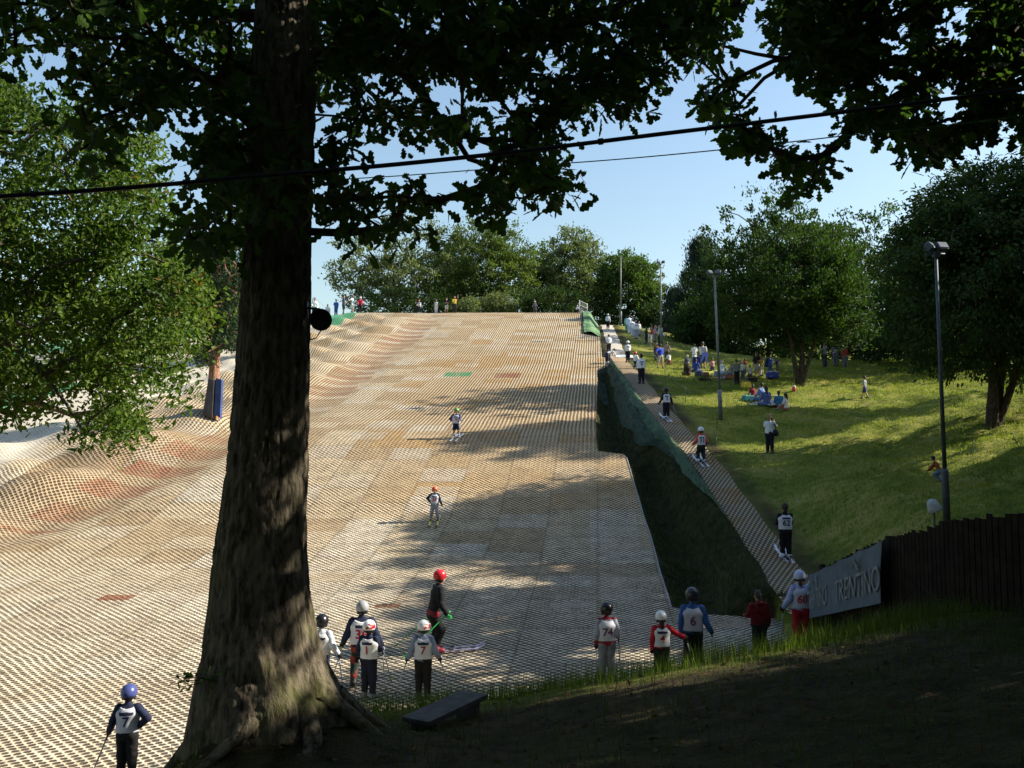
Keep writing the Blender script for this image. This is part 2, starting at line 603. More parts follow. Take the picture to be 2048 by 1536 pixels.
def build_ground():
    xs = axis((-900, -120, 60), (-120, -30, 3), (-30, -6, .8), (-6, 24, .22), (24, 50, .7), (50, 120, 4), (120, 900, 60))
    ys = axis((-300, -20, 40), (-20, 2, 1), (2, 62, .22), (62, 100, .5), (100, 140, 3), (140, 1500, 80))
    X, Y = np.meshgrid(xs, ys)
    Zs = surf(X, Y)
    e = edge_x(Y)
    low = np.where(X < e, np.interp(e - X, [0, .35], [.05, .35]), 0) * (Y > 8.5)
    tx = track_x(Y)
    low = np.maximum(low, np.where((np.abs(X - tx) < .60) & (Y > 19) & (Y < 93), .07, 0))
    Fz = surf(X, Y) - slope_h(X, Y)
    low = np.where((Y < 17) & (Fz > .12), 0, low)
    Z = Zs - low
    far = np.clip(np.hypot(X, Y) - 160, 0, None)
    Z = Z - np.minimum(far * .02, 9)
    dx = X - tx
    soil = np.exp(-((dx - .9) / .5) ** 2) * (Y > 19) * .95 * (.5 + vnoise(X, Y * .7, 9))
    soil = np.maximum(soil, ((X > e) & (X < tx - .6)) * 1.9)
    soil = np.maximum(soil, (Y < 14) * (np.interp(Y, [9.8, 11.2, 14], [1.55, .35, .3]) + (fbm(X * .7, Y * .7, 14) - .5) * .7))  # near bank darker, brow brighter: its shade and sun put into colour
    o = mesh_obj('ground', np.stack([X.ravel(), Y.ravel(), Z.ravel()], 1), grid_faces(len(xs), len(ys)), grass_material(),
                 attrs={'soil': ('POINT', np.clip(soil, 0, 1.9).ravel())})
    structure(o)


def build_slope():
    ps = axis((-80, -34, 1.2), (-34, -8, .32), (-8, 6, .5))
    ps = np.append(ps, [7, 8])
    ys = axis((9, 24, .6), (24, 92, .3), (92, 97, 1))
    Pm, Y = np.meshgrid(ps, ys)
    X = Pm + .1 * Y
    e = edge_x(Y)
    cl = X > e
    X = np.minimum(X, e)
    Z = slope_h(X, Y) + .03
    F = grid_faces(len(ps), len(ys))
    keep = ~cl.ravel()[F[:, 0]] | ~cl.ravel()[F[:, 3]]
    # the sheet ends where the near bank rises through it
    Fz = (surf(X, Y) - slope_h(X, Y)).ravel()
    keep &= ~((Fz[F] > .25).all(1) & (Y.ravel()[F] < 19).all(1))
    structure(mesh_obj('ski_slope', np.stack([X.ravel(), Y.ravel(), Z.ravel()], 1), F[keep], slope_material(),
                       attrs={'ridge': ('POINT', (X - ridge_x(Y)).ravel())}))


def track_material():
    t = NT('track_matting')
    X, Y, Z = t.xyz()
    n = t.noise(.8, 3)
    c = t.ramp(n, [(.3, (.45, .36, .24)), (.5, (.60, .47, .30)), (.7, (.56, .34, .15))])
    c = t.mix(Y.step(62, 68), c, (.62, .56, .46))
    h = hexmask(t, X, Y, .16, .32)
    hl = h * Y.step(58, 66, .92, .35)
    t.col(t.mix(hl, c, (.05, .034, .02)))
    t.bump(1 - h, .8, .03)
    t.rough(.85, .15)
    return t.m


def build_track():
    ys = np.arange(20.3, 93, .35)
    ls = np.linspace(-.6, .6, 7)
    L, Y = np.meshgrid(ls, ys)
    X = track_x(Y) + L * (1 + .06 * np.sin(Y * 1.7))
    Z = track_z(Y) + .035 + .02 * (vnoise(X * 3, Y, 6) - .5) - .03 * (L / .6) ** 2
    structure(mesh_obj('tow_track', np.stack([X.ravel(), Y.ravel(), Z.ravel()], 1), grid_faces(7, len(ys)), track_material()))
    # flat cross mats joining slope and track
    tm = track_material()
    for nm, y0, y1, m in (('crossing_path', 61.6, 63.2, tm), ('loading_path', 63.6, 65.0, pm((.78, .76, .70), .8, .1, 3, name='white_mat'))):
        ys = np.linspace(y0, y1, 6)
        ts = np.linspace(0, 1, 8)
        Tm, Y = np.meshgrid(ts, ys)
        a = edge_x(Y) - .1 if nm == 'crossing_path' else track_x(Y) - .25
        b = track_x(Y) + (-.4 if nm == 'crossing_path' else 1.1)
        X = a + (b - a) * Tm
        Z = surf(X, Y) + .06
        structure(mesh_obj(nm, np.stack([X.ravel(), Y.ravel(), Z.ravel()], 1), grid_faces(8, 6), m))


def build_matting():
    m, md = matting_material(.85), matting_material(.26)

    def sheet(name, y0, y1, t0, t1, lift, seed, m):
        ys = np.arange(y0, y1, .1)
        ts = np.linspace(t0, t1, 30)
        Tm, Y = np.meshgrid(ts, ys)
        Tm = Tm + (.10 * (vnoise(Y * .45, Tm * 0 + seed, seed) - .5) + .03 * (vnoise(Y * 2.3, Tm * 0 + seed, seed + 1) - .5)) * (1 - .6 * (Tm - t0) / (t1 - t0))
        tap = 1 - sstep(y0, y0 + 7, Y) if y0 < 40 else 0 * Y
        Tm = Tm + (t1 - Tm) * tap * .9
        e = edge_x(Y)
        w = track_x(Y) - .62 - e
        X = e + Tm * w
        Z = surf(X, Y) + lift * (1 - .6 * tap) + .16 * (fbm(X * 2.2, Y * 1.1, seed) - .4) + .07 * (fbm(X * 7, Y * 2.6, seed + 5) - .5)
        structure(mesh_obj(name, np.stack([X.ravel(), Y.ravel(), Z.ravel()], 1), grid_faces(30, len(ys)), m))
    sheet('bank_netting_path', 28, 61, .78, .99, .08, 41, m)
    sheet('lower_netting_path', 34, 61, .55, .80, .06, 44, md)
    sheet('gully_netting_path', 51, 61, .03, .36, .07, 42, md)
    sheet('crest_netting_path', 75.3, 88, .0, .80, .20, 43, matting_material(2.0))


build_ground()
build_slope()
build_track()
build_matting()

# ------------------------------------------------------------------ foliage helpers
def leaf_material(name, c0, c1, trans=.45, warm=None):
    t = NT(name)
    r = t.attr('rnd')
    stops = [(0, c0), (.85, c1)] + ([(1.0, warm)] if warm else [])
    col = t.ramp(r, stops)
    t.col(col)
    t.rough(.55, .16)
    tr = t.n('ShaderNodeBsdfTranslucent')
    hs = t.n('ShaderNodeMix')
    hs.data_type = 'RGBA'
    hs.blend_type = 'MULTIPLY'
    hs.inputs[0].default_value = 1
    t.l(col, hs.inputs[6])
    hs.inputs[7].default_value = (1.6, 1.7, .7, 1)
    t.l(hs.outputs[2], tr.inputs[0])
    mx = t.n('ShaderNodeMixShader')
    mx.inputs[0].default_value = trans
    t.l(t.b.outputs[0], mx.inputs[1])
    t.l(tr.outputs[0], mx.inputs[2])
    t.l(mx.outputs[0], t.out.inputs[0])
    return t.m


def bark_material(name, lo, hi, moss=None, scale=1.0):
    t = NT(name)
    X, Y, Z = t.xyz()
    mp = t.vec(X * 15.0, Y * 15.0, Z * 4.2)
    n = t.noise(scale, 5, mp, .65)
    c = t.ramp(n, [(.34, lo), (.62, hi)])
    if moss:
        q = t.noise(1.4, 3)
        c = t.mix(q.step(.5, .68, 0, .6) * t.attr('moss'), c, moss)
    t.col(c)
    t.bump(n, 1.0, .035)
    t.rough(.95, .08)
    return t.m


def norm(a): return a / (np.linalg.norm(a, axis=-1, keepdims=True) + 1e-9)


# leaf templates: columns are along, across, lift
def lobed_leaf():
    st = [(0, .03), (.16, .15), (.27, .09), (.42, .25), (.53, .15), (.68, .30), (.80, .17), (.90, .17), (1, .02)]
    V, F = [], []
    for t, w in st:
        V += [(t, -w, .05 * w - .10 * t * t), (t, 0, -.12 * w - .10 * t * t), (t, w, .05 * w - .10 * t * t)]
    for i in range(len(st) - 1):
        F += [[3 * i, 3 * i + 1, 3 * i + 4, 3 * i + 3], [3 * i + 1, 3 * i + 2, 3 * i + 5, 3 * i + 4]]
    return np.array(V), np.array(F)


def small_leaf(w=.28):
    return np.array([(0, 0, 0), (.5, -w, .08), (1, 0, -.08), (.5, w, .08)]), np.array([[0, 1, 2, 3]])


def pointed_leaf():
    st = [(0, .02), (.3, .22), (.6, .20), (1, .01)]
    V, F = [], []
    for t, w in st: V += [(t, -w, .04), (t, 0, -.03 - .12 * t * t), (t, w, .04)]
    for i in range(3): F += [[3 * i, 3 * i + 1, 3 * i + 4, 3 * i + 3], [3 * i + 1, 3 * i + 2, 3 * i + 5, 3 * i + 4]]
    return np.array(V), np.array(F)


def leaf_mesh(name, C, D, Nn, size, tmpl, mat, parent=None, rnd=None):
    tv, tf = tmpl
    D = norm(D)
    A = norm(np.cross(Nn, D))
    B = np.cross(D, A)
    n, k = len(C), len(tv)
    V = C[:, None, :] + size[:, None, None] * (tv[None, :, 0, None] * D[:, None, :] + tv[None, :, 1, None] * A[:, None, :] + tv[None, :, 2, None] * B[:, None, :])
    F = (tf[None] + (np.arange(n) * k)[:, None, None]).reshape(-1, tf.shape[1])
    if rnd is None: rnd = RNG.random(n)
    return mesh_obj(name, V.reshape(-1, 3), F, mat, parent, smooth=False, attrs={'rnd': ('FACE', np.repeat(rnd, len(tf)))})


def branch_net(nodes, start, rmin, rmax, power=.45, jitter=.0):
    """joins every node to the nearest node closer to the trunk; returns edges with radii"""
    P = np.concatenate([start, nodes])
    ns = len(start)
    d0 = np.min(np.linalg.norm(nodes[:, None] - start[None], axis=2), axis=1)
    order = np.argsort(d0)
    par = np.full(len(P), -1)
    done = list(range(ns))
    dist = np.zeros(len(P))
    for i in order:
        idx = np.array(done)
        dd = np.linalg.norm(P[idx] - nodes[i], axis=1)
        cost = dd + .35 * dist[idx] + np.where(P[idx][:, 2] > nodes[i][2] + 1.5, .4, 0)
        j = idx[int(np.argmin(cost))]
        par[ns + i] = j
        dist[ns + i] = dist[j] + np.linalg.norm(P[j] - nodes[i])
        done.append(ns + i)
    cnt = np.ones(len(P))
    for i in order[::-1]:
        j = par[ns + i]
        if j >= 0: cnt[j] += cnt[ns + i]
    mxc = max(cnt[ns:].max(), 2)
    rad = rmin + (rmax - rmin) * (cnt / mxc) ** power
    ch = np.arange(ns, len(P))
    return P[par[ch]], P[ch], np.minimum(rad[par[ch]], rad[ch] * 1.6), rad[ch]


def edge_tubes(A, B, ra, rb, n=5):
    """many bent tapered twigs in one vertex/face array"""
    m = len(A)
    mid = (A + B) / 2 + RNG.normal(0, 1, (m, 3)) * (np.linalg.norm(B - A, axis=1) * .07)[:, None]
    rings = [(A, ra), (mid, (ra + rb) / 2), (B, rb)]
    T = norm(B - A)
    ref = np.where(np.abs(T[:, 2:3]) < .9, np.array([[0, 0, 1.0]]), np.array([[1.0, 0, 0]]))
    U = norm(np.cross(T, ref))
    W = np.cross(T, U)
    V = np.zeros((m, 3, n, 3))
    for q, (C, r) in enumerate(rings):
        for k in range(n):
            th = 2 * math.pi * k / n
            V[:, q, k] = C + r[:, None] * (math.cos(th) * U + math.sin(th) * W)
    f = []
    for q in range(2):
        for k in range(n):
            f.append([q * n + k, q * n + (k + 1) % n, (q + 1) * n + (k + 1) % n, (q + 1) * n + k])
    F = (np.array(f)[None] + (np.arange(m) * 3 * n)[:, None, None]).reshape(-1, 4)
    return V.reshape(-1, 3), F


def trunk_tube(path, rad, nseg=16, rough=.06, seed=0):
    P, r = np.array(path, float), np.array(rad, float)
    t = np.linspace(0, len(P) - 1, max(12, len(P) * 5))
    C = np.stack([np.interp(t, range(len(P)), P[:, k]) for k in range(3)], 1)
    R = np.interp(t, range(len(r)), r)
    th = np.linspace(0, 2 * math.pi, nseg, endpoint=False)
    TH, I = np.meshgrid(th, np.arange(len(t)))
    k = 1 + rough * 2 * (vnoise(TH * 2.2, I * .25, seed) - .5)
    V = np.stack([C[I, 0] + R[I] * k * np.cos(TH), C[I, 1] + R[I] * k * np.sin(TH), C[I, 2]], -1)
    nt_ = len(t)
    F = []
    for i in range(nt_ - 1):
        for j in range(nseg):
            F.append([i * nseg + j, i * nseg + (j + 1) % nseg, (i + 1) * nseg + (j + 1) % nseg, (i + 1) * nseg + j])
    return V.reshape(-1, 3), np.array(F)


BARK_DK = bark_material('dark_bark', (.020, .015, .010), (.085, .066, .046))
BARK_GY = bark_material('grey_bark', (.05, .04, .03), (.17, .14, .11))
LM = {
    'oak': leaf_material('oak_leaves', (.016, .040, .010), (.045, .085, .018), .42),
    'mid': leaf_material('mid_leaves', (.040, .084, .014), (.110, .165, .030), .40, (.16, .12, .03)),
    'leafy': leaf_material('leafy_leaves', (.030, .065, .014), (.080, .13, .028), .38),
    'shade': leaf_material('shaded_leaves', (.020, .042, .011), (.055, .090, .022), .32),
    'dark': leaf_material('dark_leaves', (.016, .040, .010), (.044, .082, .018), .32),
    'pale': leaf_material('pale_leaves', (.075, .105, .045), (.16, .19, .085), .35),
    'bright': leaf_material('bright_leaves', (.050, .090, .020), (.11, .15, .040), .38),
    'needle': leaf_material('pine_needles', (.018, .040, .018), (.045, .080, .032), .15),
    'blue': leaf_material('blue_needles', (.014, .030, .020), (.035, .058, .034), .12),
}


def crown_points(c, r, n, shape='round', lump=.35, seed=0, hollow=.45):
    """clump centres through a lumpy crown volume"""
    g = np.random.default_rng(seed)
    c, r = np.array(c, float), np.array(r, float)
    lob = norm(g.normal(0, 1, (9, 3)))
    la = g.uniform(-.5, 1, 9)
    D = norm(g.normal(0, 1, (n, 3)))
    k = 1 + lump * sum(la[i] * np.exp(4.5 * (D @ lob[i] - 1)) for i in range(9)) - lump * .15
    q = (hollow + (1 - hollow) * g.random(n) ** .7)
    P = D * (k * q)[:, None]
    if shape == 'cone':
        h = g.random(n) ** 1.25
        th = g.random(n) * 2 * math.pi
        rad = (1 - h) ** .85 * np.sqrt(g.random(n)) * (.75 + .45 * vnoise(h * 9, th * 1.2, seed)) + .03
        P = np.stack([rad * np.cos(th), rad * np.sin(th), h * 2 - 1], 1)
    elif shape == 'dome':
        P[:, 2] = np.where(P[:, 2] < 0, P[:, 2] * .75, P[:, 2])
    return c + P * r


def make_tree(name, label, base, h, c, r, leaf, n_cl, per, size, cl_r, bark=None, trunk_r=.18, shape='round', lump=.35, tmpl=None, seed=1,
              group=None, droop=0.0, hollow=.45, stems=None, flat=.7, keep=None, up=.35):
    g = np.random.default_rng(seed + 100)
    bark = bark or BARK_DK
    o = thing(name, label, 'tree', base, 0, group)
    base = np.array(base, float)
    c = np.array(c, float)
    P = crown_points(c, r, n_cl, shape, lump, seed, hollow)
    if up >= .9 and shape == 'round':
        hi_ = (P[:, 2] > c[2] + .45 * r[2]) & (g.random(len(P)) < .30)
        P[:, 2] += np.where(hi_, g.uniform(0, .30, len(P)) * r[2], 0)
    if keep is not None: P = P[keep(P)]
    top = c + np.array([0, 0, r[2] * (.8 if shape == 'cone' else .25)])
    mb_v, mb_f, off = [], [], 0
    starts = []
    for k, (dx, dy, sc) in enumerate(stems or [(0, 0, 1.0)]):
        tip = top + np.array([dx * r[0], dy * r[1], 0])
        ts = np.linspace(0, 1, 6)
        path = base + (tip - base) * ts[:, None] + np.array([dx * .8, dy * .8, 0]) * np.sin(ts * math.pi)[:, None] * .6
        path += g.normal(0, trunk_r * .35, path.shape) * np.array([1, 1, 0]) * (ts > 0)[:, None]
        path[0, 2] -= .3
        rad = trunk_r * sc * np.array([1.45, 1.0, .85, .65, .45, .22])
        v, f = trunk_tube(path, rad, 12, .12, seed + k)
        mb_v.append(v); mb_f.append(f + off); off += len(v)
        starts.append(np.stack([np.interp(np.linspace(.3, 1, 14), ts, path[:, i]) for i in range(3)], 1))
    V = np.concatenate(mb_v) - base
    mesh_obj('trunk', V, np.concatenate(mb_f), bark, o, attrs={'moss': ('POINT', np.zeros(len(V)))})
    sel = P if len(P) < 500 else P[g.choice(len(P), 500, replace=False)]
    A, B, ra, rb = branch_net(sel, np.concatenate(starts), trunk_r * .05, trunk_r * .55)
    v, f = edge_tubes(A - base, B - base, ra, rb, 4)
    mesh_obj('branches', v, f, bark, o, attrs={'moss': ('POINT', np.zeros(len(v)))})
    n = len(P) * per
    cr = cl_r * g.uniform(.6, 1.3, len(P))
    L = np.repeat(P, per, 0) + g.normal(0, 1, (n, 3)) * np.repeat(cr, per)[:, None] * np.array([.6, .6, .6 * flat])
    L[:, 2] -= droop * g.random(n)
    ax = norm(L - c) + g.normal(0, .8, (n, 3)) + np.array([0, 0, up])
    if droop: ax[:, 2] -= 1.0
    nr = norm(L - c) * .6 + g.normal(0, .7, (n, 3)) + np.array([0, 0, .5])
    tone = np.clip(np.repeat(g.normal(.45, .22, len(P)), per) + g.normal(0, .16, n), 0, .84)
    if leaf == 'mid': tone = np.where((g.random(n) < .03) | (np.repeat(g.random(len(P)), per) < .025), 1.0, tone)
    leaf_mesh('crown', L - base, ax, nr, size * g.uniform(.6, 1.3, n), tmpl or small_leaf(), LM[leaf], o, tone)
    return o


# ------------------------------------------------------------------ the oak in front
def in_poly(u, v, poly):
    P = np.array(poly, float)
    ins = np.zeros(len(u), bool)
    j = len(P) - 1
    for i in range(len(P)):
        xi, yi, xj, yj = *P[i], *P[j]
        c = ((yi > v) != (yj > v)) & (u < (xj - xi) * (v - yi) / (yj - yi + 1e-12) + xi)
        ins ^= c
        j = i
    return ins


MASS_A = [(-80, -90), (640, -90), (640, 185), (506, 175), (470, 232), (420, 205), (385, 172), (352, 205), (308, 262), (246, 268), (240, 330), (185, 350), (130, 300),
          (122, 225), (155, 195), (120, 172), (60, 172), (44, 176), (38, 158), (0, 140), (-80, 150)]
MASS_B = [(352, 150), (510, 150), (500, 492), (380, 492), (350, 455), (370, 380), (332, 345), (395, 305), (402, 262), (394, 215), (358, 192)]
MASS_C = [(560, -90), (1440, -90), (1425, 118), (1342, 128), (1338, 205), (1308, 238), (1285, 225), (1240, 272), (1160, 285), (1150, 306), (1118, 330), (1145, 355),
          (1158, 400), (1165, 446), (1132, 436), (1040, 442), (1015, 464), (962, 442), (920, 402), (938, 436), (922, 486), (882, 440), (850, 476), (792, 490), (715, 512),
          (668, 518), (636, 474), (640, 400), (700, 380), (870, 380), (830, 330), (838, 292), (735, 300), (700, 300), (640, 330), (620, 200), (620, -90)]
MASS_D = [(1395, -90), (2140, -90), (2140, 290), (2060, 285), (2030, 258), (1976, 300), (1884, 322), (1800, 352), (1756, 352), (1702, 340), (1687, 394), (1640, 426),
          (1612, 394), (1585, 414), (1506, 392), (1556, 365), (1585, 330), (1540, 342), (1506, 328), (1470, 286), (1460, 268), (1412, 236), (1358, 196), (1420, 150), (1370, 122)]
HOLES = [[(1070, 55), (1130, 75), (1138, 150), (1085, 150), (1062, 95)], [(735, 175), (785, 160), (790, 300), (745, 305)], [(1860, 20), (1950, -20), (1960, 40), (1900, 110), (1868, 90)],
         [(1900, 140), (1945, 138), (1930, 175), (1900, 172)], [(1655, 150), (1700, 130), (1705, 215), (1660, 215)], [(1375, -90), (1400, -90), (1440, 120), (1390, 118)],
         [(815, 285), (885, 290), (880, 350), (830, 345)]]
HOLES[5] = [(1425, 95), (1440, 95), (1440, 140), (1425, 140)]


def mass_points(polys, n, dep, seed, holes=HOLES):
    """points through the hanging foliage; dep(u, v, rnd) gives each its distance"""
    g = np.random.default_rng(seed)
    out = []
    for poly, w in polys:
        Q = np.array(poly)
        lo, hi = Q.min(0), Q.max(0)
        m = int(n * w)
        U, Vv = g.uniform(lo[0], hi[0], m * 6), g.uniform(lo[1], hi[1], m * 6)
        ok = in_poly(U, Vv, poly)
        if holes:
            er = 0 if poly is MASS_B else 20
            for du, dv in ((er, 0), (-er, 0), (0, er)): ok &= in_poly(U + du, Vv + dv, poly)
        for hp in holes: ok &= ~in_poly(U, Vv, hp)
        if holes: ok &= (fbm(U / 62, Vv / 62, seed, 2) > np.interp(Vv, [-40, 120, 330], [.34, .43, .49]))
        U, Vv = U[ok][:m], Vv[ok][:m]
        out += [at(a, b, dep(a, b, g.random())) for a, b in zip(U, Vv)]
    return np.array(out)


def clusters_to_leaves(P, per, size, g, parent, origin, mat, name='crown', spread=.11):
    n = len(P) * per
    az = np.tile(np.arange(per) * 2 * math.pi / per, len(P)) + np.repeat(g.random(len(P)) * 6.28, per) + g.normal(0, .4, n)
    tilt = np.repeat(g.normal(0, .35, (len(P), 3)), per, 0)
    D = np.stack([np.cos(az), np.sin(az), g.normal(-.45, .55, n)], 1) + tilt
    Nn = np.array([0, -.15, .55]) + g.normal(0, .75, (n, 3)) + tilt
    C = np.repeat(P, per, 0) + norm(D) * (.01 + .05 * g.random(n))[:, None] + g.normal(0, spread, (n, 3)) * np.array([1, 1, .6])
    leaf_mesh(name, C - origin, D, Nn, size * g.uniform(.6, 1.25, n), lobed_leaf(), mat, parent, np.clip(g.normal(.45, .25, n), 0, .84))


def out_of_frame(P, mu=30):
    u, v, f = project(P)
    return (f < .3) | (u < -mu) | (u > 2048 + mu) | (v < -mu)


def land(P):
    """where the shadow of each point falls"""
    P = np.asarray(P, float)
    d = np.array(SUNDIR)
    z = np.full(len(P), EYE - 3.8)
    for _ in range(6):
        t = np.clip((P[:, 2] - z) / d[2], 0, 60)
        X, Y = P[:, 0] - d[0] * t, P[:, 1] - d[1] * t
        z = .3 * z + .7 * surf(X, Y)
    return X, Y


BROW = [hit(u, v)[:2] for u, v in ((700, 1445), (990, 1412), (1300, 1372), (1640, 1325))]
BANK = [hit(u, v)[:2] for u, v in ((1600, 1105), (1850, 992), (2046, 892))]


def lets_light(P, g):
    """gaps cut in the crowns to steer the sun: True where a clump may stay"""
    X, Y = land(P)
    ok = ~((X < -3.2 + .25 * np.sin(Y * 2)) & (X > -22) & (Y > 12.8 + .3 * np.sin(X)) & (Y < 60))
    # the sunny side of the grass bank
    yb = np.interp(X, [q[0] for q in BANK], [q[1] for q in BANK])
    ok &= ~((X > 10.5) & (X < 30) & (Y > yb) & (Y < 50))
    # sun along the brow of the near bank, and in broken streaks nearer
    yb = np.interp(X, [q[0] for q in BROW], [q[1] for q in BROW])
    ok &= ~((X > -.2) & (X < 5.4) & (Y > yb - .7) & (Y < yb + 2.2) & (g.random(len(P)) < .96))
    ok &= ~((X > .3) & (X < 4.5) & (np.abs(Y - (8.3 + .25 * X)) < .35) & (g.random(len(P)) < .8))
    ok &= ~((X > -3.5) & (X < 6.5) & (Y > 13) & (Y < 27) & (fbm(X * .45 + 3, Y * .8, 83, 2) > np.interp(X, [-3, 4], [.50, .60])))
    d = np.array(SUNDIR)
    t = (P[:, 0] + 2.2) / d[0]
    y, z = P[:, 1] - d[1] * t, P[:, 2] - d[2] * t - EYE
    lane = (np.abs(y - 8.3) < 1.25) & (z > -2.7) & (z < .3) & (P[:, 0] > -1.2)
    ok &= ~(lane & (vnoise(y * 1.3, z * 1.6, 5) > .30))
    return ok


def oak_tree():
    rows = [(-420, 548, 662), (-200, 528, 650), (0, 512, 638), (130, 506, 634), (300, 500, 626), (450, 495, 620), (500, 491, 618), (700, 478, 617), (900, 462, 616), (1000, 449, 614),
            (1100, 434, 613), (1200, 425, 620), (1280, 412, 638), (1340, 402, 660), (1385, 396, 686), (1430, 390, 704), (1500, 380, 720), (1580, 372, 735)]
    D0 = 8.6
    zc, xc, rc = [], [], []
    for v, l, r in rows:
        a, b = at(l, v, D0), at(r, v, D0)
        zc.append(a[2]); xc.append((a[0] + b[0]) / 2); rc.append((b[0] - a[0]) / 2 * .985)
    zc, xc, rc = np.array(zc)[::-1], np.array(xc)[::-1], np.array(rc)[::-1]
    base = np.array([xc[2], D0, float(surf(xc[2], D0))])
    nz, nt_ = 620, 220
    Zs = np.linspace(zc[0], zc[-1], nz)
    th = np.linspace(0, 2 * math.pi, nt_, endpoint=False)
    TH, ZZ = np.meshgrid(th, Zs)
    R = np.interp(ZZ, zc, rc)
    X0 = np.interp(ZZ, zc, xc)
    # deep vertical furrows and plates of bark, periodic round the trunk
    cx, cy = np.cos(TH), np.sin(TH)
    wob = .22 * (vnoise(ZZ * 1.5, cx * 2, 3) - .5)
    a = (TH + wob) / (2 * math.pi)
    bark = 0
    for q, (fr, fz, am) in enumerate(((32, 4.5, 1.0), (60, 9.0, .65), (120, 18, .35))):
        k = a * fr
        w = np.minimum(1, (np.minimum(TH, 2 * math.pi - TH)) / .15)
        bark = bark + am * np.abs(vnoise(k, ZZ * fz, 50 + q) - .5) * 2 * w
    bark = np.minimum(bark, .95) * .030
    low = sstep(zc[0] + 2.0, zc[0] + .3, ZZ)
    but = .045 * np.cos(5 * TH + .6) * low + .05 * np.cos(8 * TH + 2) * low - .03 * low
    knob = .07 * np.exp(-((TH - 4.95) / .16) ** 2 - ((ZZ - (base[2] + .62)) / .12) ** 2)
    Rr = R * (1 + but) + bark - .018 + knob + .04 * (fbm(cx * 1.5 + 5, ZZ * .8 + cy, 12) - .5)
    V = np.stack([X0 + Rr * cx, D0 + Rr * cy, ZZ], -1).reshape(-1, 3) - base
    F = []
    i = np.arange(nz - 1)[:, None] * nt_
    j = np.arange(nt_)[None, :]
    F = np.stack([(i + j), (i + (j + 1) % nt_), (i + nt_ + (j + 1) % nt_), (i + nt_ + j)], -1).reshape(-1, 4)
    o = thing('oak_tree', 'massive dark oak trunk standing in front of the ski slope with leaves overhead', 'tree', base)
    bm_ = bark_material('oak_bark', (.022, .018, .013), (.155, .13, .092), (.10, .105, .03), 1.0)
    mesh_obj('trunk', V, F, bm_, o, attrs={'moss': ('POINT', np.interp(V[:, 2], [0, .8, 2.2, 4], [1, .9, .35, 0]))})
    for k, (a, ln, r0) in enumerate(((-.35, .8, .15), (-1.05, .8, .12), (-1.75, .75, .13), (-2.6, .8, .12), (.45, .9, .15))):
        pts, rr = [], []
        for q in np.linspace(0, 1, 9):
            rad = .52 + ln * q
            aa = a + .22 * math.sin(q * 3 + k)
            x, y = base[0] + math.cos(aa) * rad, base[1] + math.sin(aa) * rad
            zz = float(surf(x, y)) + .20 * (1 - q) ** 2 + .02 - .10 * q
            pts.append((x - base[0], y - base[1], zz - base[2]))
            rr.append(r0 * (1 - q * .75))
        v, f = trunk_tube(pts, rr, 14, .18, 60 + k)
        mesh_obj('root', v, f, bm_, o, attrs={'moss': ('POINT', np.full(len(v), .9))})
    g = np.random.default_rng(77)

    def dep(u, v, r):
        if 470 < u < 665: return 9.5 + 2.0 * r
        return 6.9 + 3.4 * r + (.6 if u > 1000 else 0)
    P = mass_points([(MASS_A, .25), (MASS_B, .11), (MASS_C, .58)], 1450, dep, 21)
    # leaves that hang in front of the trunk
    fr = np.array([at(g.uniform(520, 700), g.uniform(255, 440), g.uniform(7.0, 7.9)) for _ in range(26)])
    # crown above the picture
    UP = crown_points((-2.3, 8.0, 13.2), (7.5, 7.0, 5.0), 1500, 'round', .3, 31, .3)
    UP = UP[out_of_frame(UP)]
    sx = g.uniform(4.1, 7.2, 560)
    SH = np.stack([sx, g.uniform(7.5, 9.15, 560), EYE + .25 + .65 * (sx + 2.2) + g.uniform(0, 3.4, 560)], 1)  # extra leaf band added to keep sun off the upper trunk
    UP = np.concatenate([UP, SH[out_of_frame(SH)]])
    UP = UP[lets_light(UP, g)]
    P = P[lets_light(P, g) | (P[:, 0] < -1)]
    allP = np.concatenate([P, fr, UP])
    axis_pts = np.stack([np.interp(np.linspace(zc[8], zc[-1], 30), zc, xc), np.full(30, D0), np.linspace(zc[8] + 1.5, zc[-1], 30)], 1)
    A, B, ra, rb = branch_net(allP[::2], axis_pts[6:], .005, .13, .5)
    v, f = edge_tubes(A - base, B - base, ra, rb, 5)
    mesh_obj('branches', v, f, BARK_DK, o, attrs={'moss': ('POINT', np.zeros(len(v)))})
    clusters_to_leaves(np.concatenate([P, fr]), 9, .165, g, o, base, LM['oak'])
    clusters_to_leaves(UP, 10, .21, g, o, base, LM['oak'], spread=.25)
    # sprig at the foot
    S_ = np.array([at(g.uniform(345, 440), g.uniform(1345, 1370), 8.0) for _ in range(6)])
    sb = at(430, 1360, 8.25)
    v, f = edge_tubes(np.repeat(sb[None], 6, 0) - base, S_ - base, np.full(6, .006), np.full(6, .003), 4)
    mesh_obj('sprig', v, f, BARK_DK, o, attrs={'moss': ('POINT', np.zeros(len(v)))})
    clusters_to_leaves(S_, 4, .10, g, o, base, LM['mid'], 'sprig_leaves', .03)
    return base


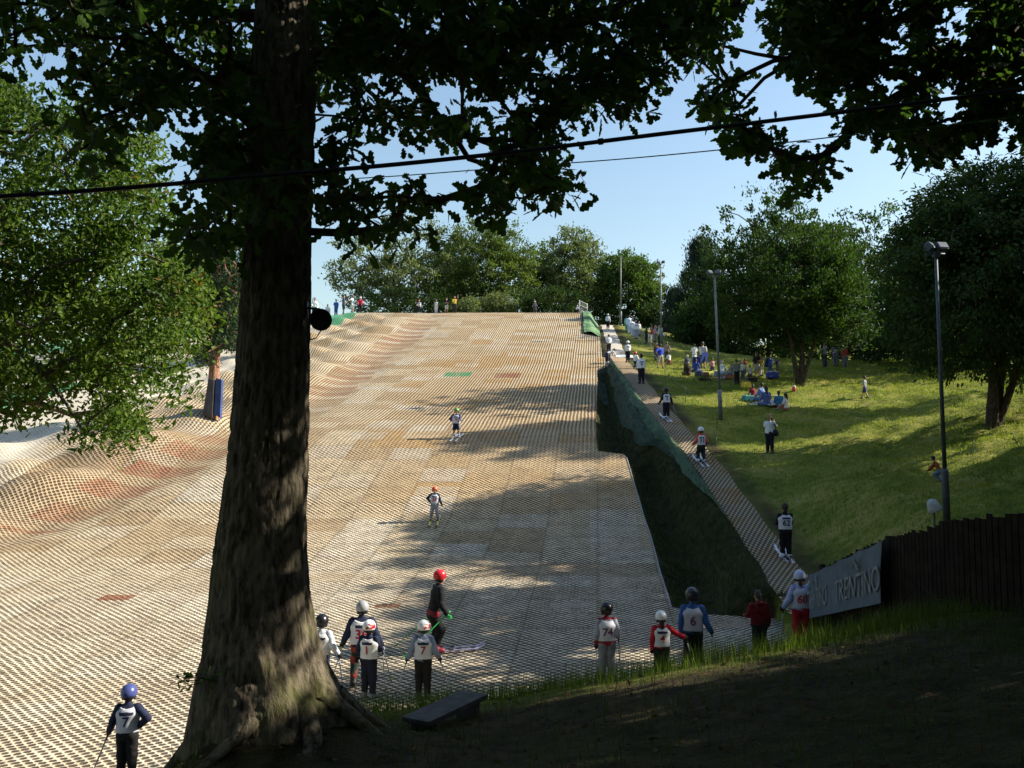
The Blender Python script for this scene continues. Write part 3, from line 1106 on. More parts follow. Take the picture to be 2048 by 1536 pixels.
def right_oak():
    g = np.random.default_rng(91)
    base = np.array([11.5, 8.6, float(surf(11.5, 8.6))])
    o = thing('oak_tree', 'oak reaching in from the upper right with low dark lobed leaves', 'tree', base)
    path = np.array([(0, 0, -.4), (.1, 0, 1.5), (-.1, .1, 4), (-.3, 0, 7), (-.2, .1, 10), (0, 0, 13)])
    v, f = trunk_tube(path, [.75, .5, .45, .38, .28, .12], 24, .1, 5)
    mesh_obj('trunk', v, f, BARK_DK, o, attrs={'moss': ('POINT', np.zeros(len(v)))})
    P = mass_points([(MASS_D, 1.0)], 1000, lambda u, v, r: 9.9 + 2.6 * r, 33)
    UP = crown_points((9.8, 7.5, 10.0), (5.8, 6.5, 4.4), 1150, 'round', .3, 35, .3)
    UP = UP[out_of_frame(UP)]
    UP = UP[lets_light(UP, g)]
    allP = np.concatenate([P, UP])
    st = np.stack([np.interp(np.linspace(2, 13, 20), path[:, 2], path[:, 0]), np.zeros(20), np.linspace(2, 13, 20)], 1) + base
    A, B, ra, rb = branch_net(allP[::2], st, .005, .14, .5)
    v, f = edge_tubes(A - base, B - base, ra, rb, 5)
    mesh_obj('branches', v, f, BARK_DK, o, attrs={'moss': ('POINT', np.zeros(len(v)))})
    clusters_to_leaves(P, 8, .205, g, o, base, LM['oak'])
    clusters_to_leaves(UP, 16, .27, g, o, base, LM['oak'], spread=.18)


OAK_BASE = oak_tree()
right_oak()


# ------------------------------------------------------------------ other trees
def base_at(u, y):
    x = (u - 1024) / FPX * y
    return np.array([x, y, float(surf(x, y))])


def crown_by_pixels(u0, u1, v0, v1, y, base, **k):
    """crown centre and radii so that the crown spans these photo pixels at distance y"""
    A, B = at(u0, v1, y), at(u1, v0, y)
    c = (A + B) / 2
    r = np.array([(B[0] - A[0]) / 2, (B[0] - A[0]) / 2 * .85, (B[2] - A[2]) / 2])
    return c, r


def hill_trees():
    G = 'trees along the hilltop'
    spec = [
        ('willow_tree', 'silvery willow at the left end of the hilltop trees', 672, 905, 470, 640, 104, 'pale', 230, 46, .30, .75, 4),
        ('dark_tree', 'narrow dark tree squeezed behind the willow on the hilltop', 868, 945, 478, 640, 112, 'dark', 110, 40, .32, .7, 5),
        ('broad_tree', 'broadest green tree in the middle of the hilltop row', 893, 1070, 445, 650, 102, 'bright', 300, 50, .28, .7, 6),
        ('low_tree', 'low green tree filling the gap right of the broadest hilltop tree', 1040, 1130, 488, 640, 110, 'bright', 140, 40, .30, .7, 7),
        ('willow_tree', 'silvery open crowned tree right of centre on the hilltop', 1088, 1218, 455, 640, 106, 'pale', 210, 44, .28, .7, 8),
        ('round_tree', 'round deep green tree at the top of the tow track', 1192, 1322, 497, 665, 99, 'leafy', 260, 50, .26, .65, 9),
    ]
    for nm, lab, u0, u1, v0, v1, y, lf, ncl, per, sz, cr, sd in spec:
        b = base_at((u0 + u1) / 2, y)
        c, r = crown_by_pixels(u0, u1, v0, v1, y, b)
        r = r * np.array([1.16, 1.0, 1.08])
        make_tree(nm, lab, b, 0, c, r, lf, int(ncl * 1.9), per, sz * 1.15, cr * .9, trunk_r=.22, lump=.45, seed=sd, group=G, up=.9 if lf == 'pale' else .4, hollow=.25)
    # bushes under them
    for i, (u, v0, v1, y, w, lf, lab) in enumerate((
            (1000, 586, 628, 96, 42, 'pale', 'pale bush in front of the broadest hilltop tree'), (942, 596, 628, 95, 26, 'pale', 'small pale bush left of the larger pale bush on the crest'),
            (780, 575, 628, 97, 75, 'dark', 'dark shrubs below the silvery willow on the crest'), (1110, 572, 634, 96, 60, 'dark', 'dark shrub below the right hand silvery tree on the crest'),
            (1060, 590, 634, 97, 40, 'dark', 'dark bush between the pale bush and the shrub on the crest'), (870, 580, 630, 97, 45, 'dark', 'dark bush behind the two men on the crest'), (1190, 566, 662, 98, 36, 'shade', 'green bush between the start gate and the top of the tow track'))):
        b = base_at(u, y)
        c, r = crown_by_pixels(u - w, u + w, v0, v1 + 6, y, b)
        r[1] = 1.5
        o = make_tree('bush', lab, b, 0, c, r, lf, 60, 45, .24, .6, trunk_r=.07, seed=60 + i, group='bushes on the crest', hollow=.2)
        o['category'] = 'bush'


def make_pine():
    y = 50.0
    b = hit(424, 829, slope_h)
    y = b[1]
    o = thing('pine_tree', 'lone reddish pine on the slope with padding round its foot', 'tree', b)
    pts = [at(424, 838, y), at(428, 760, y), at(432, 690, y), at(436, 640, y + .2), at(438, 590, y + .1), at(437, 545, y), at(432, 500, y), at(440, 455, y)]
    v, f = trunk_tube(pts, [.40, .27, .23, .21, .17, .14, .10, .04], 16, .1, 3)
    pb = bark_material('pine_bark', (.16, .075, .045), (.40, .23, .15))
    mesh_obj('trunk', v - b, f, pb, o, attrs={'moss': ('POINT', np.zeros(len(v)))})
    for p in ([(433, 655), (420, 650), (408, 642), (401, 641)], [(436, 672), (448, 664), (460, 668)], [(438, 560), (452, 566), (468, 575)], [(437, 545), (425, 540), (414, 530)]):
        q = [at(a, c_, y) - b for a, c_ in p]
        MB().tube(q, np.linspace(.12, .05, len(q)), 6).build('branch_stub', pb, o, True)
    g = np.random.default_rng(4)
    cl = []
    for u0, u1, v0, v1, n in ((392, 500, 530, 590, 55), (385, 480, 585, 640, 60), (402, 478, 630, 692, 45), (396, 428, 690, 730, 14), (440, 480, 660, 700, 18), (400, 470, 465, 540, 60)):
        for _ in range(n): cl.append(at(g.uniform(u0, u1), g.uniform(v0, v1), y + g.normal(0, .9)))
    P = np.array(cl)
    A, B, ra, rb = branch_net(P, np.array(pts[3:]), .02, .09)
    v, f = edge_tubes(A - b, B - b, ra, rb, 4)
    mesh_obj('branches', v, f, pb, o, attrs={'moss': ('POINT', np.zeros(len(v)))})
    per = 70
    n = len(P) * per
    L = np.repeat(P, per, 0) + g.normal(0, 1, (n, 3)) * np.array([.30, .30, .14])
    leaf_mesh('crown', L - b, g.normal(0, 1, (n, 3)) + np.array([0, 0, .5]), g.normal(0, 1, (n, 3)), .24 * g.uniform(.6, 1.3, n), small_leaf(.12), LM['needle'], o, g.random(n) * .84)
    # crash padding: two leaning mats strapped to the foot
    pad = thing('crash_pad', 'blue crash padding strapped round the foot of the pine', 'padding', b)
    for (ua, ub, ut0, ut1, dy, nm, c) in ((405, 424, 417, 428, -.62, 'mat', (.075, .065, .06)), (428, 440, 432, 443, -.55, 'mat', (.035, .06, .17))):
        q = [at(ua, 828, y + dy) - b, at(ub, 836, y + dy) - b, at(ut1, 760, y + dy + .1) - b, at(ut0, 756, y + dy + .1) - b]
        q = np.array(q)
        bk = q + np.array([0, .30, 0])
        MB().raw(np.concatenate([q, bk]), [[0, 1, 2, 3], [7, 6, 5, 4], [0, 4, 5, 1], [1, 5, 6, 2], [2, 6, 7, 3], [3, 7, 4, 0]]).build(nm, pm(c, .6, .25, 2, .4), pad)


def left_trees():
    # big sunlit tree leaning in from the left
    y = 15.5
    b = np.array([-12.8, 15.0, float(surf(-12.8, 15.0))])
    g = np.random.default_rng(8)
    L1 = [(-420, 160), (60, 160), (70, 225), (150, 215), (215, 265), (300, 280), (300, 340), (345, 420), (345, 480), (395, 540), (412, 640), (392, 700), (375, 740), (365, 790), (318, 775),
          (255, 800), (282, 815), (280, 850), (245, 880), (170, 885), (160, 860), (200, 840), (175, 800), (130, 770), (80, 810), (60, 850), (30, 845), (-420, 860)]
    P = mass_points([(L1, 1.0)], 950, lambda u, v, r: 13.4 + 4.6 * r, 12, [])
    HI = crown_points((-12.5, 15.5, 9.5), (6.0, 5, 6.0), 420, 'round', .3, 14, .3)
    HI = HI[out_of_frame(HI)]
    o = thing('leafy_tree', 'large sunlit green tree hanging into view at the left edge', 'tree', b)
    path = np.array([(0, 0, -.5), (.2, .1, 2.5), (0, .2, 5), (-.2, .1, 8), (0, 0, 12)])
    v, f = trunk_tube(path, [.6, .4, .33, .25, .1], 14, .1, 9)
    mesh_obj('trunk', v, f, BARK_GY, o, attrs={'moss': ('POINT', np.zeros(len(v)))})
    allP = np.concatenate([P, HI])
    st = np.stack([np.interp(np.linspace(2, 12, 16), path[:, 2], path[:, 0]), np.zeros(16), np.linspace(2, 12, 16)], 1) + b
    A, B, ra, rb = branch_net(allP[::2], st, .006, .12, .5)
    v, f = edge_tubes(A - b, B - b, ra, rb, 4)
    mesh_obj('branches', v, f, BARK_GY, o, attrs={'moss': ('POINT', np.zeros(len(v)))})
    per = 58
    n = len(allP) * per
    C = np.repeat(allP, per, 0) + g.normal(0, 1, (n, 3)) * np.array([.20, .22, .17])
    D = g.normal(0, 1, (n, 3)) + np.array([.3, 0, .35])
    N_ = g.normal(0, .8, (n, 3)) + np.array([.6, -.3, .5])
    tone = np.clip(np.repeat(g.normal(.45, .2, len(allP)), per) + g.normal(0, .2, n), 0, .84)
    rust = np.repeat((g.random(len(allP)) < .012), per) & (g.random(n) < .5)
    leaf_mesh('crown', C - b, D, N_, .125 * g.uniform(.6, 1.3, n), pointed_leaf(), LM['mid'], o, np.where(rust, 1.0, tone))
    # trees behind the pine
    for i, (nm, lab, u0, u1, v0, v1, y, lf) in enumerate((
            ('broad_tree', 'bright green tree behind the pine, half hidden by the oak trunk', 440, 560, 540, 700, 66, 'bright'),
            ('willow_tree', 'silvery tree far off between the sunlit tree and the pine', 310, 410, 470, 700, 92, 'pale'),
            ('dark_tree', 'dark tree standing beyond the lone pine', 380, 500, 560, 720, 84, 'dark'),
            ('broad_tree', 'green tree beyond the pale slope behind the sunlit foliage', 60, 330, 560, 780, 78, 'mid'),
            ('yellow_bush', 'yellowish bushy tree at the far left beyond the pale slope', -120, 130, 700, 830, 60, 'bright'))):
        b = base_at((u0 + u1) / 2, y)
        b[2] = min(b[2], at(0, v1, y)[2])
        c, r = crown_by_pixels(u0, u1, v0, v1, y, b)
        make_tree(nm, lab, b, 0, c, r, lf, 200, 44, .24, .6, trunk_r=.2, seed=80 + i, group='trees behind the pale slope', hollow=.35)


def right_trees():
    # picnic tree with several stems
    b = hit(1600, 772)
    y = b[1]
    c, r = crown_by_pixels(1462, 1752, 452, 705, y, b)
    r[1] = r[0] * .9
    make_tree('shade_tree', 'many stemmed leafy tree beside the picnic on the grass hill', b, 0, c, r, 'dark', 950, 58, .21, .46, trunk_r=.16, lump=.65, seed=41, up=1.0,
              stems=[(-.3, 0, .9), (.05, .1, 1.0), (.35, -.1, .8)], hollow=.35)
    # right tree
    b = hit(1985, 852)
    y = b[1]
    c, r = crown_by_pixels(1735, 2290, 285, 745, y, b)
    r[1] = 4.6
    make_tree('leafy_tree', 'tall leafy tree on the grass bank behind the nearest lamp post', b, 0, c, r, 'shade', 1150, 54, .19, .48, trunk_r=.20, lump=.6, seed=43, tmpl=pointed_leaf(),
              stems=[(-.12, 0, .9), (.1, .1, 1.0), (.28, -.1, .7)], droop=.15, hollow=.3)
    G = 'dark trees behind the picnic hill'
    for i, (nm, lab, u0, u1, v0, v1, y, lf, shp, n) in enumerate((
            ('conifer', 'spiky dark conifer rising left of the picnic tree', 1335, 1472, 480, 720, 84, 'blue', 'cone', 330),
            ('conifer', 'lower dark conifer between the round tree and the spiky conifer', 1312, 1388, 575, 720, 92, 'blue', 'cone', 130),
            ('dark_tree', 'dark tree at the left foot of the spiky conifer', 1355, 1480, 590, 745, 80, 'dark', 'round', 170),
            ('dark_tree', 'dark tree closing the gap behind the picnic tree', 1435, 1640, 500, 760, 76, 'dark', 'round', 240),
            ('dark_tree', 'dark tree between the picnic tree and the tall bank tree', 1620, 1850, 470, 760, 68, 'dark', 'round', 280),
            ('dark_tree', 'dark tree behind the tall bank tree', 1780, 2120, 500, 770, 60, 'dark', 'round', 330),
            ('dark_tree', 'low dark tree at the crest beside the tow track queue', 1285, 1380, 600, 700, 97, 'dark', 'round', 110))):
        b = base_at((u0 + u1) / 2, y)
        b[2] = min(b[2], at(0, v1, y)[2])
        c, r = crown_by_pixels(u0, u1, v0, v1, y, b)
        r = r * (np.array([1.3, 1.25, 1.0]) if shp == 'cone' else np.array([1.2, 1.1, 1.12]))
        make_tree(nm, lab, b, 0, c, r, lf, n * 2, 50, .30, .62, trunk_r=.2, shape=shp, seed=120 + i, group=G, hollow=.25,
                  tmpl=small_leaf(.14) if shp == 'cone' else None, up=1.4 if shp == 'cone' else .3)
    # unseen trees: right ones shade gully and bank, the others added to block sky
    G = 'trees beside the lower bank'
    for i, (x, y, z, rx, ry, rz, n) in enumerate(((24.5, 24.5, 8.0, 5.0, 4.0, 5.5, 400), (2, -4, 13.5, 9.5, 6.5, 4.0, 620), (-10, 1, 12, 7, 7, 5, 420), (-25, 20, 10, 7, 6, 7, 420), (-33, 33, 12, 7, 7, 7, 420), (8, -14, 9.5, 10, 4, 7.5, 420), (-8, -13, 9, 9, 4, 7, 380), (19.5, 20.0, 7.5, 5.2, 5.0, 5.2, 480), (24, 30, 10.5, 5.2, 5.0, 6.0, 420), (16.5, 12.5, 8.0, 5.0, 4.0, 5.5, 420), (18, 2, 8.5, 6, 5.5, 6, 480), (13, -5, 8, 6, 5, 6, 420))):
        b = np.array([x, y, float(surf(x, y))])
        make_tree('shade_tree', ['leafy tree right of the view between the two bank trees', 'unseen spreading tree added over the camera to darken the bank', 'unseen leafy tree added left of the camera', 'leafy tree left of the view beside the slope', 'taller unseen tree added left of the view beside the slope', 'unseen leafy tree added well behind the camera on the right', 'unseen leafy tree added well behind the camera on the left', 'leafy tree just right of the view beside the gully', 'taller leafy tree just right of the view on the grass bank', 'leafy tree just right of the view behind the wooden fence',
                                 'leafy tree standing right of the camera', 'leafy tree standing behind the camera'][i], b, 0, (x, y, z + b[2] - 2), (rx, ry, rz), 'dark', int(n * 1.3), 44, .36, .55,
                  trunk_r=.25, seed=150 + i, group=G, keep=lambda P: out_of_frame(P, 5) & lets_light(P, np.random.default_rng(3)), hollow=.2)


def tall_tree():
    b = np.array([33.0, 44.5, float(surf(33.0, 44.5))])
    make_tree('tall_tree', 'tall tree beyond the right edge of the view shading the middle of the slope', b, 0, (33, 44.0, EYE + 16.5), (5.2, 3.0, 5.2), 'dark', 950, 46, .36, .5, trunk_r=.3, seed=171,
              keep=lambda P: out_of_frame(P, 5), hollow=.1)


tall_tree()
hill_trees()
make_pine()
left_trees()
right_trees()

# ------------------------------------------------------------------ figures: one smooth surface per body from blended limbs
def surfnet(f, lo, hi, h):
    """dual surface of a signed distance function on a regular grid"""
    lo = np.array(lo, float)
    n = np.maximum(np.ceil((np.array(hi) - lo) / h).astype(int) + 1, 3)
    ax = [lo[i] + h * np.arange(n[i]) for i in range(3)]
    G = np.stack(np.meshgrid(*ax, indexing='ij'), -1)
    val = f(G.reshape(-1, 3)).reshape(n)
    s = val < 0
    cn = n - 1
    c8 = [s[i:i + cn[0], j:j + cn[1], k:k + cn[2]] for i in (0, 1) for j in (0, 1) for k in (0, 1)]
    cnt = sum(c.astype(np.int8) for c in c8)
    act = (cnt > 0) & (cnt < 8)
    idx = -np.ones(cn, int)
    cells = np.argwhere(act)
    if not len(cells): return np.zeros((0, 3)), np.zeros((0, 4), int)
    idx[act] = np.arange(len(cells))
    acc, num = np.zeros((len(cells), 3)), np.zeros(len(cells))
    cor = [(i, j, k) for i in (0, 1) for j in (0, 1) for k in (0, 1)]
    for a in range(8):
        for b in range(a + 1, 8):
            d = np.abs(np.array(cor[a]) - np.array(cor[b]))
            if d.sum() != 1: continue
            va = val[tuple((cells + cor[a]).T)]
            vb = val[tuple((cells + cor[b]).T)]
            x = (va < 0) != (vb < 0)
            t = np.where(x, va / np.where(x, va - vb, 1), 0)
            p = np.array(cor[a]) + t[:, None] * (np.array(cor[b]) - np.array(cor[a]))
            acc += np.where(x[:, None], p, 0)
            num += x
    V = lo + h * (cells + acc / num[:, None])
    Q = []
    for axn in range(3):
        u, w = (axn + 1) % 3, (axn + 2) % 3
        sl = [slice(None)] * 3
        sl2 = [slice(None)] * 3
        sl[axn], sl2[axn] = slice(0, -1), slice(1, None)
        a, b = s[tuple(sl)], s[tuple(sl2)]
        E = np.argwhere(a != b)
        E = E[(E[:, u] > 0) & (E[:, w] > 0) & (E[:, u] < n[u] - 1) & (E[:, w] < n[w] - 1)]
        if not len(E): continue
        eu, ew = np.zeros(3, int), np.zeros(3, int)
        eu[u], ew[w] = 1, 1
        q = np.stack([idx[tuple((E - eu - ew).T)], idx[tuple((E - ew).T)], idx[tuple(E.T)], idx[tuple((E - eu).T)]], 1)
        inside = a[tuple(E.T)]
        q[~inside] = q[~inside][:, ::-1]
        Q.append(q)
    Q = np.concatenate(Q)
    return V, Q[(Q >= 0).all(1)]


def cap(p, a, b, ra, rb, xs=1.0):
    a, b = np.array(a, float), np.array(b, float)
    sc = np.array([xs, 1, 1])
    p, a, b = p * sc, a * sc, b * sc
    ab = b - a
    t = np.clip(((p - a) @ ab) / max(ab @ ab, 1e-9), 0, 1)
    return np.linalg.norm(p - a - t[:, None] * ab, axis=1) - (ra + (rb - ra) * t)


def ell(p, c, r):
    r = np.array(r, float)
    q = (p - np.array(c)) / r
    k = np.linalg.norm(q, axis=1)
    return (k - 1) * r.min()


def smin(a, b, k):
    h = np.clip(.5 + .5 * (b - a) / k, 0, 1)
    return b + (a - b) * h - k * h * (1 - h)


def union(fs, k=.018):
    r = fs[0]
    for q in fs[1:]: r = smin(r, q, k)
    return r


ARMS = {   # elbow from shoulder, wrist from elbow (x counts outwards)
    'down': ((.035, -.01, -.165), (.0, .03, -.145)),
    'pole': ((.05, -.02, -.155), (.03, .11, -.075)),
    'polelow': ((.06, -.01, -.15), (.05, .06, -.115)),
    'akimbo': ((.125, -.05, -.11), (-.10, .05, -.095)),
    'out': ((.125, .02, -.085), (.13, .04, -.065)),
    'camera': ((.05, .10, -.09), (-.07, .07, .13)),
    'cross': ((.045, .02, -.155), (-.11, .10, .02)),
    'fore': ((.03, .06, -.15), (-.02, .13, -.03)),
    'reach': ((.02, .10, -.13), (.0, .10, -.12)),
    'lap': ((.04, .05, -.15), (-.03, .13, -.05)),
    'back': ((.04, -.09, -.14), (-.05, -.03, -.12)),
    'up': ((.10, .0, .10), (.0, .03, .14)),
}
LEGS = {   # per leg: knee and ankle, x outwards; pelvis height and hip shift
    'stand': (.50, (.055, .012, .275), (.06, -.008, .045)),
    'apart': (.49, (.085, .015, .27), (.115, -.005, .045)),
    'ski': (.455, (.075, .075, .265), (.085, -.005, .055)),
    'crouch': (.36, (.09, .15, .25), (.085, -.02, .05)),
    'sit': (.09, (.075, .17, .205), (.085, .29, .04)),
    'crossleg': (.085, (.17, .14, .09), (-.02, .17, .04)),
    'chair': (.27, (.07, .20, .28), (.075, .20, .045)),
    'kneel': (.24, (.08, .10, .05), (.08, -.12, .04)),
}


def skeleton(legs, arms, lean=0.0, head=1.0, stride=0.0, headturn=0.0, nod=0.0, wide=1.0):
    pz, kn, an = LEGS[legs]
    J = {}
    pel = np.array([0, 0, pz])
    sp = np.array([0, math.sin(lean), math.cos(lean)])
    J['sp'] = sp
    J['pel'], J['waist'], J['chest'] = pel, pel + sp * .11, pel + sp * .235
    J['neck'] = pel + sp * .335
    hd = np.array([0, math.sin(lean * .55 + nod), math.cos(lean * .55 + nod)])
    J['hd'] = hd
    J['head'] = J['neck'] + hd * (.065 + .033 * head) + np.array([0, .012, 0])
    J['turn'] = headturn
    for s, nm in ((-1, 'L'), (1, 'R')):
        st = stride * (1 if s > 0 else -1)
        J['hip' + nm] = pel + np.array([s * .048, 0, -.015])
        J['kn' + nm] = np.array([s * kn[0], kn[1] + st * .10, kn[2] + (.02 if st < 0 else 0)])
        J['an' + nm] = np.array([s * an[0], an[1] + st * .19, an[2] + (.015 if st < 0 else 0)])
        J['toe' + nm] = J['an' + nm] + np.array([s * .018, .095, -.02])
        J['sh' + nm] = pel + sp * .295 + np.array([s * .098 * wide, 0, 0])
        e, w = ARMS[arms[0 if s < 0 else 1]]
        e, w = np.array(e) * [s, 1, 1], np.array(w) * [s, 1, 1]
        J['el' + nm] = J['sh' + nm] + e
        J['wr' + nm] = J['el' + nm] + w
    return J


def torso(p, J, g=0.0, wide=1.0, lo=0, hi=1):
    P = [J['pel'] + J['sp'] * .01, J['waist'], J['chest'], J['pel'] + J['sp'] * .285]
    R = [.060, .052, .062, .045]
    return union([cap(p, P[i], P[i + 1], R[i] + g, R[i + 1] + g, .62 / wide) for i in range(3)], .02)


def clipup(p, J, d, t):      # keep what lies above distance t along the spine from the pelvis
    return np.maximum(d, t - (p - J['pel']) @ J['sp'])


def clipdn(p, J, d, t):
    return np.maximum(d, (p - J['pel']) @ J['sp'] - t)


def arm(p, J, n, g=0.0, end=1.0):
    w = J['el' + n] + (J['wr' + n] - J['el' + n]) * max(min(end - 1, 1), 0) if end > 1 else J['el' + n]
    a = J['sh' + n]
    e = a + (J['el' + n] - a) * min(end, 1)
    fs = [cap(p, a, e, .033 + g, .026 + g)]
    if end > 1: fs.append(cap(p, J['el' + n], w, .025 + g, .019 + g))
    return union(fs, .012)


def leg(p, J, n, g=0.0, end=2.0):
    fs = [cap(p, J['hip' + n], J['hip' + n] + (J['kn' + n] - J['hip' + n]) * min(end, 1), .054 + g, .054 + g - .017 * min(end, 1))]
    if end > 1: fs.append(cap(p, J['kn' + n], J['kn' + n] + (J['an' + n] - J['kn' + n]) * min(end - 1, 1), .036 + g, .026 + g))
    return union(fs, .015)


_HAND = {}


def hand_mesh(res):
    """a loosely closed right hand: palm, four bent fingers of different lengths, a thumb at the side; wrist at the origin, pointing to -z, palm to +y"""
    if res in _HAND: return _HAND[res]
    def f(p):
        d = union([cap(p, (0, 0, -.012), (0, .004, -.05), .022, .024, .72), cap(p, (0, 0, .01), (0, 0, -.015), .019, .02)], .01)
        for i, (x, l) in enumerate(((.021, .034), (.007, .040), (-.008, .037), (-.021, .029))):
            a = (x, .004, -.062 - .004 * (i in (1, 2)))
            b = (x, .016, a[2] - l * .62)
            c = (x * .95, .036, b[2] + l * .10)
            e = (x * .92, .032, b[2] + l * .55)
            d = smin(d, union([cap(p, a, b, .0085, .008), cap(p, b, c, .008, .0072), cap(p, c, e, .0072, .006)], .004), .006)
        t = union([cap(p, (.020, .006, -.022), (.036, .022, -.046), .0105, .009), cap(p, (.036, .022, -.046), (.022, .038, -.060), .009, .007)], .004)
        return smin(d, t, .008)
    _HAND[res] = surfnet(f, (-.05, -.03, -.125), (.06, .06, .035), res)
    return _HAND[res]


def hand_at(J, n, H, res):
    """hand mesh placed at a wrist, sized to the figure"""
    V, F = hand_mesh(res)
    k = H * .62
    W = V * k
    d = J['wr' + n] - J['el' + n]
    z = -d / (np.linalg.norm(d) + 1e-9)
    y = np.array([0, .9, .35])
    y = y - z * (y @ z)
    y /= np.linalg.norm(y) + 1e-9
    x = np.cross(y, z)
    if n == 'L':
        W = W * np.array([-1, 1, 1])
        F = F[:, ::-1]
    return W @ np.stack([x, y, z]) + J['wr' + n] * H, F


SKIN, SKIN2, EYEM = pm((.46, .25, .17), .55, .12, 20, .35), pm((.30, .15, .10), .55, .12, 20, .35), pm((.03, .02, .02), .4)
BLACK, NAVY, WHITEC, GREY = (.012, .012, .014), (.018, .024, .055), (.74, .74, .76), (.16, .17, .18)
_TXT = {}


def text_mesh(txt, bold=.03):
    """flat letters as vertices (x, z) and triangles, one unit high"""
    if txt in _TXT: return _TXT[txt]
    cu = bpy.data.curves.new('lettering', 'FONT')
    cu.body = txt
    cu.size = 1.4
    cu.align_x = 'CENTER'
    cu.align_y = 'CENTER'
    cu.offset = bold
    cu.resolution_u = 3
    ob = bpy.data.objects.new('lettering', cu)
    COL.objects.link(ob)
    dg = bpy.context.evaluated_depsgraph_get()
    me = bpy.data.meshes.new_from_object(ob.evaluated_get(dg))
    V = np.array([v.co[:2] for v in me.vertices])
    V[:, 1] -= (V[:, 1].min() + V[:, 1].max()) / 2
    F = [list(p.vertices) for p in me.polygons]
    bpy.data.objects.remove(ob)
    bpy.data.meshes.remove(me)
    _TXT[txt] = (V, F)
    return _TXT[txt]


def person(label, foot, vtop, yaw, legs='stand', arms=('down', 'down'), lean=0.0, head=1.0, stride=0.0, nod=0.0, turn=0.0, wide=1.0, near=False,
           top=None, sleeve=1.9, hem=.0, bottom=None, blen=1.9, boot=None, helmet=None, hair=None, bib=None, number=None, numcol=(.45, .02, .03), glove=None, skirt=None,
           collar=None, group=None, H=None, band=True, emblem=False, goggle=False, hood=False, skin=None, front=False, belt=None, stripe=None):
    """one figure; foot = ground point, vtop = photo row of the top of the head; colours name the clothes worn"""
    foot = np.array(foot, float)
    J = skeleton(legs, arms, lean, head, stride, turn, nod, wide)
    ztop = J['head'][2] + .075 * head
    if H is None:
        dist = math.hypot(*(foot[:2]))
        d = ray(project(foot)[0], vtop)
        zt = EYE + d[2] * foot[1] / d[1]
        H = float(np.clip((zt - foot[2]) / ztop, .95, 2.05))
    o = thing('person', label, 'person', foot, yaw, group)
    h = (1 / 92 if near else 1 / 58)
    sk = skin or SKIN
    lo = np.array([-.36, -.33, -.03])
    hi = np.array([.36, .42, ztop + .1])

    def part(name, f, m, fm=None, parent=o, res=h, lo_=lo, hi_=hi):
        V, F = surfnet(f, lo_, hi_, res)
        if not len(V): return None
        mi = fm(V[F].mean(1)) if fm else None
        return mesh_obj(name, V * H, F, m, parent, mi)
    hc, hd = J['head'], J['hd']
    ct, st_ = math.cos(turn), math.sin(turn)
    fwd = np.array([-st_, ct, 0])
    sidev = np.array([ct, st_, 0])
    hr = np.array([.053, .061, .068]) * head

    def headlocal(p):
        q = p - hc
        up = hd
        fy = fwd - up * (fwd @ up)
        fy /= np.linalg.norm(fy)
        fx = np.cross(fy, up)
        return np.stack([q @ fx, q @ fy, q @ up], 1)

    def body(p):
        q = headlocal(p)
        hdv = union([ell(q, (0, -.006, .012), hr), ell(q, (0, .012, -.03 * head), (.037 * head, .045 * head, .044 * head)), cap(q, (0, .054 * head, -.004), (0, .066 * head, -.018), .008, .010),
                     ell(q, (.050 * head, -.005, -.004), (.010, .014, .020)), ell(q, (-.050 * head, -.005, -.004), (.010, .014, .020))], .010)
        fs = [torso(p, J, 0, wide), cap(p, J['chest'] + J['sp'] * .06, hc - hd * .02, .034, .030), hdv]
        for n in 'LR':
            fs += [arm(p, J, n, 0, 2.0), leg(p, J, n, 0, 2.0), cap(p, J['an' + n], J['toe' + n], .026, .018)]
        return union(fs, .018)

    def facemat(C):
        q = headlocal(C)
        e = np.minimum(np.linalg.norm(q - np.array([.021 * head, .055 * head, .008]), axis=1), np.linalg.norm(q - np.array([-.021 * head, .055 * head, .008]), axis=1)) < .012
        m = (np.abs(q[:, 0]) < .018) & (np.abs(q[:, 2] + .042 * head) < .006) & (q[:, 1] > .03)
        return np.where(e | m, 1, 0)
    V, F = surfnet(body, lo, hi, h)
    mi = facemat(V[F].mean(1))
    V = V * H
    if glove is None:
        for n in 'LR':
            hv, hf = hand_at(J, n, H, .006 if near else .010)
            F = np.concatenate([F, hf + len(V)])
            V = np.concatenate([V, hv])
            mi = np.concatenate([mi, np.zeros(len(hf), int)])
    mesh_obj('body', V, F, [sk, EYEM], o, mi)
    if glove is not None:
        for n in 'LR':
            hv, hf = hand_at(J, n, H * 1.25, .005 if near else .010)
            hv = hv + (J['wr' + n] * H - J['wr' + n] * H * 1.25)
            mesh_obj('glove', hv, hf, pm(glove, .7, .15, 6), o)
    # bottoms
    if bottom is not None:
        def trou(p):
            fs = [clipdn(p, J, torso(p, J, .012, wide), .075)]
            for n in 'LR': fs.append(leg(p, J, n, .018, blen))
            return union(fs, .012) - .010 * (vnoise(p[:, 2] * 26 + p[:, 0] * 9, p[:, 0] * 12 + p[:, 1] * 14, 3) - .5)
        m = [pm(bottom, .85, .2, 6)]
        fmf = None
        if stripe is not None:
            m.append(pm(stripe, .85, .2, 6))
            fmf = lambda C: (vnoise(C[:, 2] * 22 + C[:, 0] * 8, C[:, 0] * 14 + C[:, 1] * 9, 5) > .55).astype(int)
        part('trousers' if blen > 1.4 else 'shorts', trou, m, fmf)
    if skirt is not None:
        def skf(p):
            a = J['pel'] + J['sp'] * .06
            b = np.array([0, a[1] + (.05 if legs in ('sit', 'crossleg') else 0), max(a[2] - .34, .06)])
            return cap(p, a, b, .062, .095, .75)
        part('skirt', skf, pm(skirt, .85, .15, 6))
